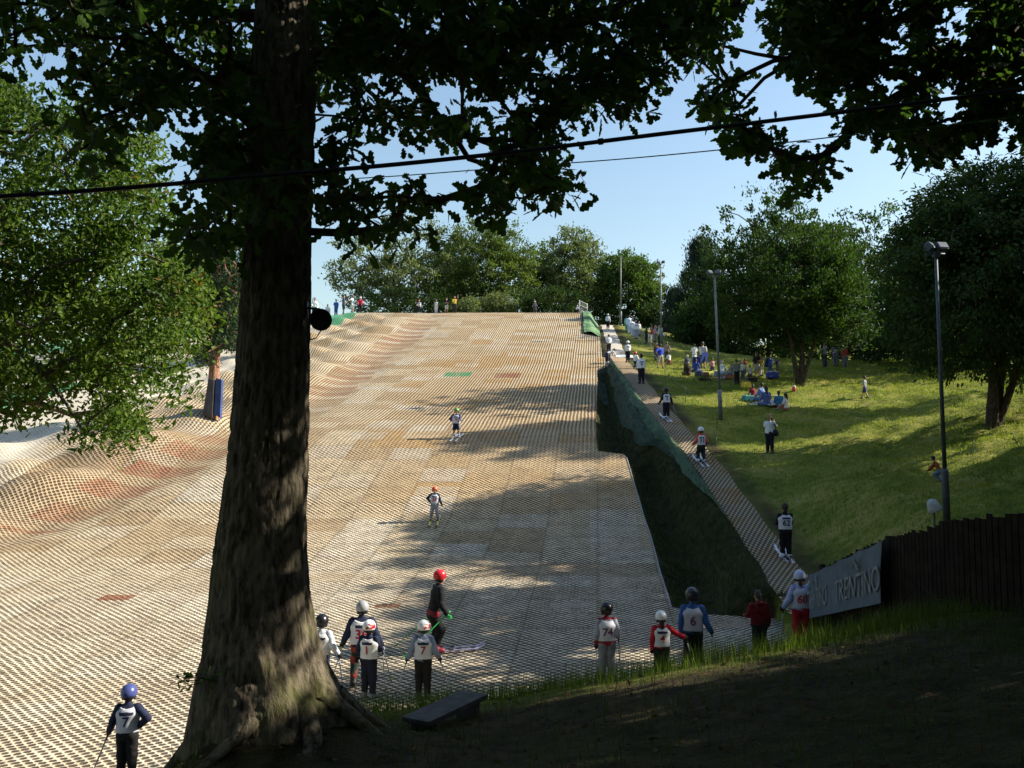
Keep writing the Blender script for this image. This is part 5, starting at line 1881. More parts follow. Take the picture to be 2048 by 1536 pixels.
def hill_people():
    G = 'spectators on the grass hill'
    ft = lambda u, v: hit(u, v)
    tall = []
    rows = [
        # queue beside the top of the track
        (1254, 632, 664, 'child in pale green at the back of the white queue', 0.2, dict(top=(.25, .55, .42), bottom=(.1, .3, .25), hair=((.05, .03, .02), .0))),
        (1259, 630, 668, 'racer with dark hair near the back of the white queue', 0.2, dict(top=(.62, .68, .80), bottom=(.4, .45, .6), hair=((.03, .02, .01), .0))),
        (1265, 638, 673, 'racer in white in the middle of the queue', 0.2, dict(top=(.66, .70, .80), bottom=(.5, .52, .62), hair=((.04, .03, .02), .0), bib=WHITEC)),
        (1272, 641, 678, 'racer in white bib and grey trousers at the front of the queue', 0.2, dict(top=(.70, .72, .78), bottom=(.32, .33, .38), helmet=(.2, .2, .22), bib=WHITEC)),
        (1278, 643, 672, 'racer in a pale jacket standing right beside the front of the queue', .4, dict(top=(.62, .60, .58), bottom=(.3, .3, .36), hair=((.2, .13, .07), .02))),
        # group by the second lamp post
        (1293, 654, 687, 'woman in black left of the red shirt by the second lamp post', 1.0, dict(arms=('cross', 'cross'), top=(.02, .02, .025), bottom=(.02, .02, .03), hair=((.03, .02, .015), .05))),
        (1304, 652, 689, 'person in a red shirt and white shorts by the second lamp post', 1.3, dict(arms=('cross', 'cross'), top=(.50, .06, .09), sleeve=.9, bottom=(.72, .72, .74), blen=.8, hair=((.12, .07, .03), .02))),
        (1311, 651, 684, 'person in dull pink between the red shirt and the lamp post', 1.3, dict(arms=('down', 'fore'), top=(.40, .26, .28), bottom=(.2, .15, .16), hair=((.2, .15, .1), .02))),
        (1319, 651, 690, 'man in a grey shirt beside the second lamp post', 1.2, dict(arms=('down', 'cross'), top=(.45, .46, .52), bottom=(.03, .03, .04), hair=((.3, .28, .26), .0))),
        (1321, 688, 737, 'man in a bright blue shirt and khaki shorts beside the tow track', .3, dict(legs='apart', arms=('akimbo', 'fore'), top=(.03, .07, .48), sleeve=.9, bottom=(.40, .36, .27), blen=.85, hair=((.02, .015, .01), .0))),
        (1313, 686, 722, 'person in dark clothes just behind the bright blue shirt', .3, dict(arms=('down', 'down'), top=(.10, .05, .06), bottom=(.05, .05, .06), hair=((.15, .09, .05), .03))),
        (1334, 684, 724, 'man in a brown striped shirt behind the kneeling person in white', -.6, dict(arms=('down', 'fore'), top=(.30, .22, .18), bottom=(.06, .05, .05), hair=((.08, .06, .04), .0))),
        (1338, 704, 729, 'person in a white top kneeling by the blue shirt', .5, dict(legs='kneel', arms=('lap', 'lap'), top=(.74, .74, .72), bottom=(.3, .1, .1), hair=((.2, .12, .06), .03))),
        # picnic
        (1389, 688, 728, 'woman in a white top and long white skirt at the picnic', .2, dict(arms=('fore', 'down'), top=(.76, .76, .74), sleeve=.9, bottom=(.6, .6, .6), skirt=(.72, .74, .78), hair=((.03, .02, .015), .03))),
        (1406, 684, 737, 'bare armed man in a pale shirt behind the tall blue chair', -.3, dict(arms=('fore', 'down'), top=(.60, .58, .56), sleeve=.9, bottom=(.03, .03, .06), blen=.9, hair=((.04, .03, .02), .0))),
        (1375, 710, 738, 'grey haired person in a dark blue coat sitting behind the cross legged one', .3, dict(legs='chair', arms=('lap', 'lap'), top=(.06, .08, .14), bottom=(.04, .04, .06), hair=((.45, .43, .42), .01))),
        (1376, 724, 751, 'person in black sitting cross legged at the left front of the picnic', .2, dict(legs='crossleg', arms=('lap', 'lap'), top=(.03, .02, .02), bottom=(.10, .05, .04), hair=((.2, .12, .07), .02))),
        (1392, 718, 744, 'child in blue sitting at the foot of the blue chair', -.4, dict(legs='crossleg', arms=('lap', 'lap'), top=(.04, .07, .30), bottom=(.05, .07, .2), hair=((.03, .02, .015), .0))),
        (1442, 720, 760, 'person in a white top sitting hunched right beside the third lamp post', -.5, dict(legs='chair', arms=('lap', 'reach'), lean=.4, top=(.70, .70, .68), bottom=(.35, .42, .55), hair=((.45, .4, .36), .0))),
        (1474, 719, 769, 'man in an olive coat standing with his back turned at the picnic', .2, dict(arms=('fore', 'fore'), top=(.15, .15, .12), bottom=(.012, .012, .015), wide=1.15, hair=((.05, .04, .03), .0))),
        (1486, 722, 760, 'child in a pale jacket beside the olive coat', -.2, dict(arms=('down', 'fore'), top=(.62, .60, .50), bottom=(.08, .09, .12), hair=((.5, .45, .38), .0), head=1.1)),
        (1514, 704, 754, 'man in a black T shirt and tan shorts standing at the picnic', 2.6, dict(arms=('fore', 'down'), top=(.02, .015, .018), sleeve=.9, bottom=(.36, .31, .24), blen=.85, hair=((.06, .04, .03), .0))),
        (1523, 712, 752, 'child in a yellow top beside the black T shirt', .4, dict(arms=('down', 'down'), top=(.62, .50, .12), sleeve=.9, bottom=(.6, .55, .4), head=1.1, hair=((.3, .2, .1), .02))),
        (1490, 716, 750, 'person in a dark red top in the shade behind the olive coat', .6, dict(arms=('out', 'fore'), top=(.30, .02, .03), bottom=(.05, .04, .05), hair=((.1, .06, .04), .03))),
        (1541, 712, 748, 'person in a blue shirt in the shade behind the blue cool bag', -.4, dict(arms=('fore', 'fore'), top=(.05, .10, .36), sleeve=.9, bottom=(.05, .08, .2), hair=((.04, .03, .02), .0))),
        (1463, 726, 757, 'person in pale jeans sitting between the third lamp post and the olive coat', .6, dict(legs='chair', arms=('lap', 'lap'), top=(.30, .30, .33), bottom=(.2, .27, .4), hair=((.25, .18, .1), .02))),
        (1500, 730, 762, 'child in a cream top crouching left of the man in tan shorts', -.5, dict(legs='crouch', arms=('reach', 'lap'), top=(.60, .55, .45), bottom=(.2, .15, .12), hair=((.2, .13, .07), .0), head=1.1)),
        (1556, 714, 748, 'person in a dark top standing in the shade right of the blue cool bag', .3, dict(arms=('fore', 'down'), top=(.10, .08, .09), bottom=(.2, .18, .15), hair=((.05, .04, .03), .0))),
        (1425, 716, 742, 'child in a pink top kneeling beside the yellow green blanket', .2, dict(legs='kneel', arms=('reach', 'reach'), top=(.52, .25, .30), bottom=(.1, .1, .14), hair=((.1, .06, .03), .04), head=1.1)),
        # front picnic party
        (1506, 769, 797, 'person in dark red sitting at the left of the front picnic party', .3, dict(legs='crossleg', arms=('lap', 'lap'), top=(.20, .02, .03), bottom=(.03, .03, .04), hair=((.03, .02, .015), .02))),
        (1524, 766, 803, 'person in a pale blue shirt sitting upright in the front picnic party', .5, dict(legs='crossleg', arms=('lap', 'lap'), top=(.16, .22, .42), bottom=(.1, .14, .3), hair=((.02, .015, .01), .0))),
        (1533, 773, 812, 'woman with long dark hair and a blue skirt sitting with her back turned', .2, dict(legs='crossleg', arms=('lap', 'lap'), top=(.10, .12, .28), bottom=(.14, .17, .36), hair=((.015, .01, .008), .12))),
        (1558, 782, 816, 'person in a teal blue top sitting beside the white plate', -.3, dict(legs='crossleg', arms=('lap', 'lap'), top=(.05, .17, .30), bottom=(.25, .06, .07), hair=((.03, .02, .015), .01))),
        (1572, 787, 822, 'bare legged woman in a cream top sitting at the right of the front picnic party', .9, dict(legs='sit', arms=('lap', 'reach'), top=(.66, .60, .55), sleeve=.9, bottom=(.4, .12, .1), blen=.7, hair=((.03, .018, .012), .10))),
        # single figures
        (1540, 829, 906, 'woman in a white top and black trousers raising a camera on the open grass', -.55, dict(arms=('camera', 'camera'), top=(.66, .64, .66), sleeve=.9, bottom=(.012, .012, .016), hair=((.25, .15, .08), .05), near=True)),
        (1730, 752, 797, 'child in dark blue shorts striding under the low branches of the bank tree', .8, dict(arms=('down', 'fore'), stride=.8, top=(.25, .26, .30), sleeve=.9, bottom=(.04, .05, .16), blen=.8, hair=((.03, .02, .02), .0), head=1.12)),
        (1881, 930, 964, 'child in an orange top crouching on the bank behind the nearest lamp post', .9, dict(legs='crouch', arms=('reach', 'reach'), lean=.5, top=(.30, .09, .03), bottom=(.10, .14, .22), hair=((.03, .02, .015), .0), head=1.12)),
        (1650, 686, 735, 'person in grey standing in the shade right of the picnic tree', .4, dict(arms=('down', 'fore'), top=(.25, .25, .27), bottom=(.05, .05, .07), hair=((.1, .08, .06), .02))),
        (1672, 682, 733, 'person in a mauve top standing in the deep shade behind the bank tree', -.4, dict(arms=('cross', 'cross'), top=(.26, .20, .28), bottom=(.12, .12, .14), hair=((.04, .03, .02), .02))),
        (1690, 690, 735, 'person in a red top in the deep shade behind the bank tree', .2, dict(arms=('down', 'down'), top=(.34, .05, .04), bottom=(.15, .15, .17), hair=((.06, .04, .03), .0))),
    ]
    res = {}
    for u, vt, vf, lab, yaw, k in rows:
        res[u] = person(lab, ft(u, vf), vt, yaw, group=G, **k)
    # the photographer's camera and shoulder bag
    o, J, H = res[1540]
    c = (J['wrL'] + J['wrR']) / 2 + (J['head'] - J['neck']) * .3 + np.array([.02, .05, .06])
    t = thing('camera', 'small black camera held up by the woman on the open grass', 'camera', c)
    MB().box((0, 0, 0), (.13, .06, .09), bev=.012).build('body', pm((.02, .02, .02), .4), t)
    MB().lathe([(.034, 0), (.036, .05), (.03, .06)], (0, .03, 0), [[1, 0, 0], [0, 0, 1], [0, -1, 0]], 14).build('lens', pm((.03, .03, .035), .25), t)
    b = J['pel'] + np.array([.22, -.06, .05])
    t = thing('shoulder_bag', 'black shoulder bag hanging at the side of the woman with the camera', 'bag', b)
    MB().lathe([(.05, -.15), (.17, -.13), (.19, .0), (.15, .11), (.06, .14)], (0, 0, 0), np.diag([.8, 1.2, 1]), 14).build('pouch', pm((.015, .015, .017), .6), t, True)
    s = J['shR'] - b + np.array([-.02, 0, .04])
    MB().tube([(0, -.12, .1), s * .6 + np.array([.02, -.12, 0]), s, s * .6 + np.array([.02, .10, 0]), (0, .12, .1)], .016, 6).build('strap', pm((.015, .015, .017), .6), t, True)


near_people()
track_people()
slope_people()
hill_people()

# ------------------------------------------------------------------ lamp posts, cables, fence, banner, bench, picnic things
STEEL = pm((.17, .18, .18), .5, .2, 4, .3, .2)
STEEL_DK = pm((.06, .075, .085), .55, .2, 4, .3, .2)


def lamp_post(label, foot, vt, heads, mat, tilt=0.0, yaw=0.0, r=.055, low=None):
    foot = np.array(foot, float)
    d = ray(project(foot)[0], vt)
    h = EYE + d[2] * foot[1] / d[1] - foot[2]
    t = thing('lamp_post', label, 'lamp post', foot - np.array([0, 0, .1]), yaw, 'floodlight posts along the tow track')
    h += .1
    hb = h * .22
    MB().tube([(0, 0, 0), (tilt * hb, 0, hb - .08), (tilt * hb, 0, hb)], [r * 1.75, r * 1.75, r * 1.1], 12).build('base_section', mat, t, True)
    MB().tube([(tilt * (hb - .02), 0, hb - .02), (tilt * h, 0, h)], [r * 1.05, r * .8], 10).build('pole', mat, t, True)
    if heads:
        MB().tube([(tilt * h - .26, 0, h), (tilt * h + .22, 0, h)], .025, 8).box((tilt * h, 0, h - .03), (.14, .14, .12), bev=.02).build('crossbar', mat, t, True)
    for k, (dx, pitch, yw) in enumerate(heads):
        R = rotz(yw) @ np.array([[1, 0, 0], [0, math.cos(pitch), -math.sin(pitch)], [0, math.sin(pitch), math.cos(pitch)]])
        c = np.array([tilt * h + dx, -.10, h + .16])
        hd = MB()
        hd.box(c, (.30, .13, .23), R, 0, .03)
        for q in range(5): hd.box(c + R @ np.array([(q - 2) * .055, .085, 0]), (.012, .05, .18), R)
        o = hd.build('floodlight', STEEL_DK, t)
        MB().box(c + R @ np.array([0, -.07, 0]), (.25, .012, .18), R, 0, .004).build('lens', pm((.10, .11, .12), .3, .1, 3, .4), o)
    if low:
        # the round cup fixed part way down
        MB().lathe([(.03, -.10), (.13, -.06), (.15, .04), (.11, .13), (.02, .15)], (low[0], low[1], low[2]), None, 14).build('bell', pm((.62, .62, .60), .4), t, True)
    return t, h


def posts():
    f = base_at(1243, 90.5)
    lamp_post('slim pale post without lamps at the head of the tow track', f, 514, [], STEEL, .01, r=.07)
    f = hit(1323, 690)
    lamp_post('lamp post with two floodlights standing behind the man in the grey shirt', f, 528, [(-.2, -.5, .4), (.22, -.5, -.5)], STEEL, 0, r=.075, low=(.25, 0, .95))
    f = hit(1442, 840)
    lamp_post('lamp post with two floodlights on the grass right of the tow track', f, 552, [(-.26, -.6, .5), (.15, -.5, -.4)], STEEL, -.028, r=.062)
    f = np.array([10.6, 20.9, float(surf(10.6, 20.9))])
    lamp_post('nearest and tallest lamp post in the shade behind the wooden fence', f, 508, [(-.17, -.75, .75), (.10, -.6, .2)], STEEL_DK, -.006, r=.049)
    # bucket shaped white cover beside the post
    b = at(1868, 1022, 20.2)
    b[2] = float(surf(b[0], b[1]))
    t = thing('bell_siren', 'white bell shaped fixture on a short stem beside the nearest lamp post', 'bell', b)
    z = at(1868, 1010, b[1])[2] - b[2]
    MB().tube([(0, 0, -.1), (0, 0, z)], .025, 8).build('stem', STEEL_DK, t, True)
    MB().lathe([(.15, -.16), (.16, -.12), (.13, .02), (.10, .11), (.04, .14)], (-.02, 0, z), [[.93, 0, -.36], [0, 1, 0], [.36, 0, .93]], 16).build('bell', pm((.40, .42, .45), .5), t, True)


def cables():
    def line(us, y0, y1, r, lab, col, mat_r=.5):
        pts = []
        for i, (u, v) in enumerate(us):
            pts.append(at(u, v, y0 + (y1 - y0) * i / (len(us) - 1)))
        P = np.array(pts)
        t = np.linspace(0, len(P) - 1, 60)
        Q = np.stack([np.interp(t, range(len(P)), P[:, k]) for k in range(3)], 1)
        k = np.ones(7) / 7
        Qp = np.pad(Q, ((3, 3), (0, 0)), mode='reflect', reflect_type='odd')
        Q = np.stack([np.convolve(Qp[:, i], k, 'valid') for i in range(3)], 1)
        mb = MB()
        mb.tube(Q, r, 7)
        if r > .01:
            for i in range(6, 60, 13): mb.tube([Q[i] - (Q[i + 1] - Q[i]) * .12, Q[i] + (Q[i + 1] - Q[i]) * .12], r * 1.5, 7)
        tag(mb.build('cable', pm(col, mat_r), None, True), lab, 'cable')
    line([(-120, 402), (0, 392), (250, 378), (500, 352), (700, 338), (900, 318), (1100, 296), (1300, 270), (1440, 254), (1700, 222), (1850, 204), (2060, 176), (2150, 164)], 6.6, 7.4, .019,
         'thick black cable slung across the view in front of the oak trunk', (.010, .010, .014))
    line([(620, 362), (800, 352), (1000, 336), (1250, 318), (1470, 297), (1700, 270), (1900, 250), (2100, 225)], 12.0, 9.0, .0075, 'thin green line running below the thick black cable', (.06, .14, .06))
    # looping lead under the horn
    P = [at(u, v, 8.35) for u, v in ((620, 680), (632, 676), (640, 664), (644, 656))]
    tag(MB().tube(P, .006, 6).build('cable', pm((.02, .02, .02)), None, True), 'short loose lead hanging between the loudspeaker and the oak trunk', 'cable')


def loudspeaker():
    c = at(640, 641, 8.25)
    t = thing('loudspeaker', 'round black horn loudspeaker bracketed to the right side of the oak trunk', 'loudspeaker', c)
    r = .105
    R = np.array([[.94, .34, 0], [0, 0, 1], [.34, -.94, 0]]).T
    R = np.array([[.94, 0, .34], [.34, 0, -.94], [0, 1, 0]])
    MB().lathe([(.03, -.16), (.045, -.12), (.055, -.07), (.085, .0), (r, .05), (r + .004, .06), (r - .006, .055), (.06, .0), (.02, -.03)], (0, 0, 0), R, 28).build('horn', pm((.012, .012, .013), .5, .2, 6, .3), t, True)
    MB().lathe([(.05, -.28), (.055, -.26), (.055, -.17), (.035, -.15)], (0, 0, 0), R, 20).build('driver', pm((.015, .015, .016), .5), t, True)
    w = at(607, 636, 8.3) - c
    MB().tube([w + np.array([0, .12, .12]), np.array([-.02, .05, .12]), np.array([0, .08, .05])], .012, 8).box(w + np.array([.0, .10, .1]), (.03, .08, .16)).build('bracket', pm((.03, .03, .03), .5), t, True)


FENCE = [(7.0, 19.6), (6.75, 18.6), (6.35, 16.2), (5.98, 13.6), (5.95, 11.4), (6.1, 9.0), (6.4, 6.6)]


def fence_and_banner():
    P = np.array([(x, y, float(surf(x, y))) for x, y in FENCE])
    top = np.array([float(at(1628, 1142, 18.9)[2]), at(1632, 1138, 18.6)[2], at(1700, 1110, 16.2)[2], at(1768, 1075, 13.6)[2], at(1880, 1040, 11.4)[2], at(2048, 1008, 9.2)[2], 0])
    top[-1] = top[-2] + (top[-2] - top[-3])
    wood = pm((.014, .011, .009), .9, .4, 7, .08)
    t = thing('wooden_fence', 'dark close boarded wooden fence climbing the bank at the right', 'fence', P[1])
    L = np.concatenate([[0], np.cumsum(np.linalg.norm(np.diff(P[:, :2], axis=0), axis=1))])
    mb = MB()
    g = np.random.default_rng(3)
    q = .06
    while q < L[-1] - .05:
        x, y, z, zt = (np.interp(q, L, P[:, 0]), np.interp(q, L, P[:, 1]), np.interp(q, L, P[:, 2]), np.interp(q, L, top))
        x2, y2 = np.interp(q + .05, L, P[:, 0]), np.interp(q + .05, L, P[:, 1])
        a = math.atan2(y2 - y, x2 - x)
        z0 = min(z, zt - .9) - .12
        hh = zt - z0 + g.normal(0, .016)
        mb.box(np.array([x, y, z0 + hh / 2]) - P[1] + np.array([0, 0, 0]), (.105, .018, hh), rotz(a + g.normal(0, .02)))
        q += .125
    mb.build('board_panel', wood, t)
    for q in np.arange(.1, L[-1], 1.9):
        x, y, z, zt = (np.interp(q, L, P[:, 0]), np.interp(q, L, P[:, 1]), np.interp(q, L, P[:, 2]), np.interp(q, L, top))
        z0 = min(z, zt - .9) - .3
        MB().box(np.array([x + .07, y, (z0 + zt + .06) / 2]) - P[1], (.09, .09, zt + .06 - z0), bev=.01).build('post', wood, t)
    for dz in (.18, .72):
        mb = MB()
        mb.tube([np.array([P[i][0] + .035, P[i][1], top[i] - dz]) - P[1] for i in range(len(P))], .035, 4)
        mb.build('rail', wood, t)
    # the banner tied to the camera side of the fence
    A0, A1 = at(1624, 1236, 18.75), at(1768, 1206, 13.55)
    B0, B1 = at(1624, 1148, 18.75), at(1768, 1080, 13.55)
    off = np.array([-.06, -.02, 0])
    base = (A0 + A1) / 2 + off
    n_, m_ = 60, 14

    def wave(a, b):
        sag = max(b - .75, 0) / .25
        return np.array([.009 * math.sin(a * 17 + b * 3) - .006 * math.cos(b * 7 + a * 9), 0, -.035 * abs(math.sin(a * math.pi * 4)) * sag])
    V, F = [], []
    for j in range(m_ + 1):
        for i in range(n_ + 1):
            a, b = i / n_, j / m_
            q = (A0 * (1 - a) + A1 * a) * (1 - b) + (B0 * (1 - a) + B1 * a) * b + off
            q = q + wave(a, b)
            V.append(q - base)
    for j in range(m_):
        for i in range(n_): F.append([j * (n_ + 1) + i, j * (n_ + 1) + i + 1, (j + 1) * (n_ + 1) + i + 1, (j + 1) * (n_ + 1) + i])
    V = np.array(V)
    nv = len(V)
    back = V + np.array([.006, .001, 0])
    mb = MB().raw(np.concatenate([V, back]), F + [[a + nv for a in f[::-1]] for f in F])
    nrm = np.cross(A1 - A0, B0 - A0)
    nrm = nrm / np.linalg.norm(nrm)
    if nrm[0] > 0: nrm = -nrm

    def put(txt, a0, b0, su, sv, slant=0.0):
        tv, tf = text_mesh(txt, .004)
        W = []
        for x, z in tv:
            a, b = a0 + x * su + z * slant, b0 + z * sv
            q = (A0 * (1 - a) + A1 * a) * (1 - b) + (B0 * (1 - a) + B1 * a) * b + off
            W.append(q - base + wave(a, b) + nrm * .030)
        mb.raw(np.array(W), tf, 1)
    put('TRENTINO', .145, .40, .052, .42)
    put('TRENTINO', .73, .40, .082, .42)
    # the two small wave strokes above the words
    for a0, k in ((.145, .05), (.73, .08)):
        for s in (0, 1, 2):
            pts = []
            for t_ in np.linspace(0, 1, 8):
                a, b = a0 + k * (t_ - .5) * 1.2 + s * .012, .72 + .10 * math.sin(t_ * 5 + s) + .05 * s
                pts.append((A0 * (1 - a) + A1 * a) * (1 - b) + (B0 * (1 - a) + B1 * a) * b + off - base + wave(a, b) + nrm * .030)
            mb.tube(pts, .008, 4, 1)
    o = thing('banner', 'grey blue banner with pale lettering tied along the end of the wooden fence', 'banner', base)
    mb.build('cloth', [pm((.09, .12, .155), .75, .15, 3, .15), pm((.19, .215, .21), .8, .3, 5, .1)], o, True)


def plank_bench():
    c3 = [at(990, 1394, 10.3), at(926, 1388, 10.45), at(800, 1424, 9.35), at(842, 1440, 9.1)]
    c = sum(c3) / 4
    g0 = float(surf(c[0], c[1]))
    ax = (c3[0] + c3[1] - c3[2] - c3[3]) / 2
    L = np.linalg.norm(ax[:2]) * .88
    yaw = math.atan2(ax[1], ax[0])
    t = thing('plank_bench', 'low plank bench on the dark bank right of the oak roots', 'bench', (c[0], c[1], g0), yaw)
    z = .17
    w = pm((.07, .066, .066), .75, .3, 6, .2)
    MB().box((0, 0, z), (L, .36, .055), None, 0, .008).build('seat', w, t)
    for s in (-1, 1): MB().box((s * (L / 2 - .16), 0, (z - .03) / 2 - .15), (.10, .28, z + .26), None, 0, .01).build('leg', w, t)


def small_things():
    def spot(u, v): return hit(u, v)
    # tall folding chair and other picnic things
    def chair(label, u, v, col, yaw, hgt=1.0):
        b = spot(u, v)
        t = thing('folding_chair', label, 'chair', b, yaw, 'folding chairs at the picnic')
        fab = pm(col, .7, .15, 6)
        MB().raw([(-.27, -.02, .42), (.27, -.02, .42), (.27, .42, .46), (-.27, .42, .46), (-.27, -.02, .40), (.27, -.02, .40), (.27, .42, .44), (-.27, .42, .44)],
                 [[0, 1, 2, 3], [7, 6, 5, 4], [0, 4, 5, 1], [1, 5, 6, 2], [2, 6, 7, 3], [3, 7, 4, 0]]).build('seat', fab, t)
        MB().raw([(-.27, -.02, .42), (.27, -.02, .42), (.27, -.22, .95 * hgt), (-.27, -.22, .95 * hgt), (-.27, -.05, .42), (.27, -.05, .42), (.27, -.25, .95 * hgt), (-.27, -.25, .95 * hgt)],
                 [[3, 2, 1, 0], [4, 5, 6, 7], [0, 1, 5, 4], [1, 2, 6, 5], [2, 3, 7, 6], [3, 0, 4, 7]]).build('backrest', fab, t)
        for s in (-1, 1):
            MB().tube([(s * .29, .40, 0), (s * .29, -.24, .96 * hgt)], .013, 6).build('leg', STEEL_DK, t, True)
            MB().tube([(s * .29, -.30, 0), (s * .29, .42, .47)], .013, 6).build('leg', STEEL_DK, t, True)
    chair('tall blue folding chair in front of the bare armed man', 1407, 737, (.04, .07, .38), .5, 1.15)
    chair('blue folding chair left of the tall blue chair', 1393, 742, (.03, .06, .30), -.2)
    chair('blue folding chair in the shade beside the blue cool bag', 1534, 746, (.04, .08, .34), .4)

    def bag(name, label, cat, u, v, w, d, h, col, col2=None, group=None, yaw=.2):
        b = spot(u, v)
        t = thing(name, label, cat, b, yaw, group)
        MB().box((0, 0, h / 2), (w, d, h), None, 0, min(h, w) * .16).build('body', pm(col, .7, .15, 6), t)
        if col2: MB().box((0, 0, h + .008), (w * .92, d * .9, .03), None, 0, .01).build('lid', pm(col2, .7, .12, 6), t)
        MB().tube([(-w * .3, 0, h), (-w * .25, 0, h + .12), (w * .25, 0, h + .12), (w * .3, 0, h)], .014, 6).build('handle', pm(col2 or col, .7, .15, 6), t, True)
    bag('cool_bag', 'big dark blue cool bag with a white lid under the picnic tree', 'cool bag', 1545, 757, .75, .45, .42, (.03, .05, .26), (.55, .58, .70))
    bag('cool_box', 'yellow box between the olive coat and the front picnic party', 'cool box', 1492, 777, .55, .4, .38, (.55, .40, .05), (.62, .48, .10))
    bag('cool_bag', 'teal bag at the left of the front picnic party', 'bag', 1496, 803, .62, .4, .34, (.04, .20, .20))
    bag('rucksack', 'dark rucksack lying in front of the cross legged person', 'rucksack', 1398, 752, .5, .35, .30, (.05, .07, .16), (.35, .36, .42))
    bag('rucksack', 'brown and white rucksack right of the dark rucksack', 'rucksack', 1411, 753, .42, .32, .26, (.20, .10, .07), (.6, .6, .6))
    bag('rucksack', 'black rucksack lying nearer than the others on the grass', 'rucksack', 1409, 762, .75, .4, .20, (.03, .022, .02))
    bag('rucksack', 'blue and white bag left of the third lamp post', 'bag', 1434, 754, .4, .3, .36, (.25, .34, .5), (.66, .68, .7))
    bag('rucksack', 'black rucksack in front of the man in tan shorts', 'rucksack', 1504, 764, .6, .35, .26, (.02, .018, .018))
    bag('rucksack', 'orange and red bag lying behind the third lamp post', 'bag', 1456, 757, .7, .4, .22, (.42, .14, .07))

    def blanket(label, u, v, w, d, col, grp='picnic blankets'):
        b = spot(u, v)
        ys, xs = np.linspace(-d / 2, d / 2, 10), np.linspace(-w / 2, w / 2, 12)
        X, Y = np.meshgrid(xs, ys)
        Z = surf(X + b[0], Y + b[1]) - b[2] + .03 + .02 * vnoise(X * 4, Y * 4, 3)
        tag(mesh_obj('picnic_blanket', np.stack([X.ravel(), Y.ravel(), Z.ravel()], 1), grid_faces(12, 10), pm(col, .9, .3, 5)), label, 'blanket', grp).location = b
    blanket('pink and tan blanket spread by the olive coat', 1470, 757, 2.6, 1.6, (.40, .22, .17))
    blanket('yellow green blanket behind the rucksacks', 1424, 746, 1.5, 1.0, (.42, .40, .05))
    blanket('dark blue blanket under the front picnic party', 1534, 806, 2.0, 1.3, (.03, .04, .08))

    def dish(label, u, v, r, name='plate'):
        b = spot(u, v)
        t = thing(name, label, name, b + np.array([0, 0, .05]), 0, 'white dishes of the front picnic party')
        MB().lathe([(r * .4, 0), (r * .5, .01), (r, .07), (r * .98, .08), (r * .45, .025), (.01, .02)], n=22).build('dish', pm((.74, .75, .78), .3), t, True)
    dish('large white dish in front of the front picnic party', 1541, 814, .28)
    dish('white tray behind the person in the teal blue top', 1546, 796, .30)
    # bottle shaped white thing and red item at the foot of the picnic tree
    b = hit(1592, 757)
    t = thing('bottle', 'white bottle standing at the foot of the picnic tree', 'bottle', b)
    MB().lathe([(.07, 0), (.09, .02), (.09, .26), (.04, .36), (.035, .42)], n=14).build('body', pm((.74, .74, .74), .4), t, True)
    MB().lathe([(.042, .42), (.042, .47), (.02, .475)], n=12).build('cap', pm((.5, .5, .52), .4), t, True)
    b = hit(1588, 782)
    t = thing('drink_can', 'red and white container below the picnic tree trunk', 'container', b)
    MB().lathe([(.09, 0), (.11, .02), (.11, .20), (.09, .24)], n=14).build('body', pm((.5, .08, .05), .5), t, True)
    MB().lathe([(.095, .24), (.095, .30), (.03, .32)], n=14).build('lid', pm((.7, .68, .66), .5), t, True)

    # thin stakes and rope beside the tow track
    S_ = []
    for i, (u, v, hh, lab) in enumerate(((1434, 858, .85, 'nearest rope stake, between the third lamp post and the tow track'), (1371, 806, .85, 'rope stake in the shade behind the black helmet skier'),
                                         (1330, 757, .8, 'rope stake on the sunny grass below the blue shirted man'), (1308, 727, .8, 'rope stake at the feet of the blue shirted man'),
                                         (1277, 697, 1.0, 'green topped rope stake by the upper tow track'), (1432, 893, .5, 'short low stake at the edge of the bare soil'))):
        b = hit(u, v)
        t = thing('rope_stake', lab, 'stake', b, 0, 'stakes along the tow track')
        MB().tube([(0, 0, -.1), (.02, 0, hh)], [.018, .014], 6).build('rod', pm((.05, .07, .05), .6), t, True)
        MB().lathe([(.02, hh - .06), (.026, hh - .04), (.026, hh), (.01, hh + .02)], (.02, 0, 0), None, 8).build('cap', pm((.04, .16, .07), .5), t, True)
        if i < 5: S_.append(b + np.array([.02, 0, hh - .03]))
    rope = []
    for a, b in zip(S_[:-1], S_[1:]):
        for q in np.linspace(0, 1, 10)[:-1]: rope.append(a + (b - a) * q - np.array([0, 0, .25 * math.sin(q * math.pi)]))
    rope.append(S_[-1])
    tag(MB().tube(rope, .008, 5).build('rope', pm((.20, .20, .17), .8), None, True), 'thin sagging rope strung between the stakes beside the tow track', 'rope')

    # wire fence with pale posts behind the queue
    A, B = hit(1281, 672), hit(1302, 697)
    t = thing('wire_fence', 'low wire fence with pale posts beside the white queue', 'fence', A)
    pts = [A + (B - A) * q for q in np.linspace(0, 1, 6)]
    for p in pts:
        p[2] = float(surf(p[0], p[1]))
        MB().tube([p - A - np.array([0, 0, .1]), p - A + np.array([0, 0, 1.0])], .035, 6).build('post', pm((.36, .34, .28), .8), t, True)
    for dz in (.3, .65, .95): MB().tube([p - A + np.array([0, 0, dz]) for p in pts], .010, 5).build('wire', STEEL, t, True)

    # start gate panel at the right end of the crest
    b = np.array([(1168 - 1024) / FPX * 87.5, 87.5, 0])
    b[2] = float(surf(b[0], b[1]))
    t = thing('start_gate', 'white framed start gate panel at the right end of the crest', 'gate', b, 1.15)
    wm = pm((.42, .44, .40), .6)
    for x in (-1.2, 1.2): MB().tube([(x, 0, -.1), (x, 0, 1.25)], .05, 8).build('post', wm, t, True)
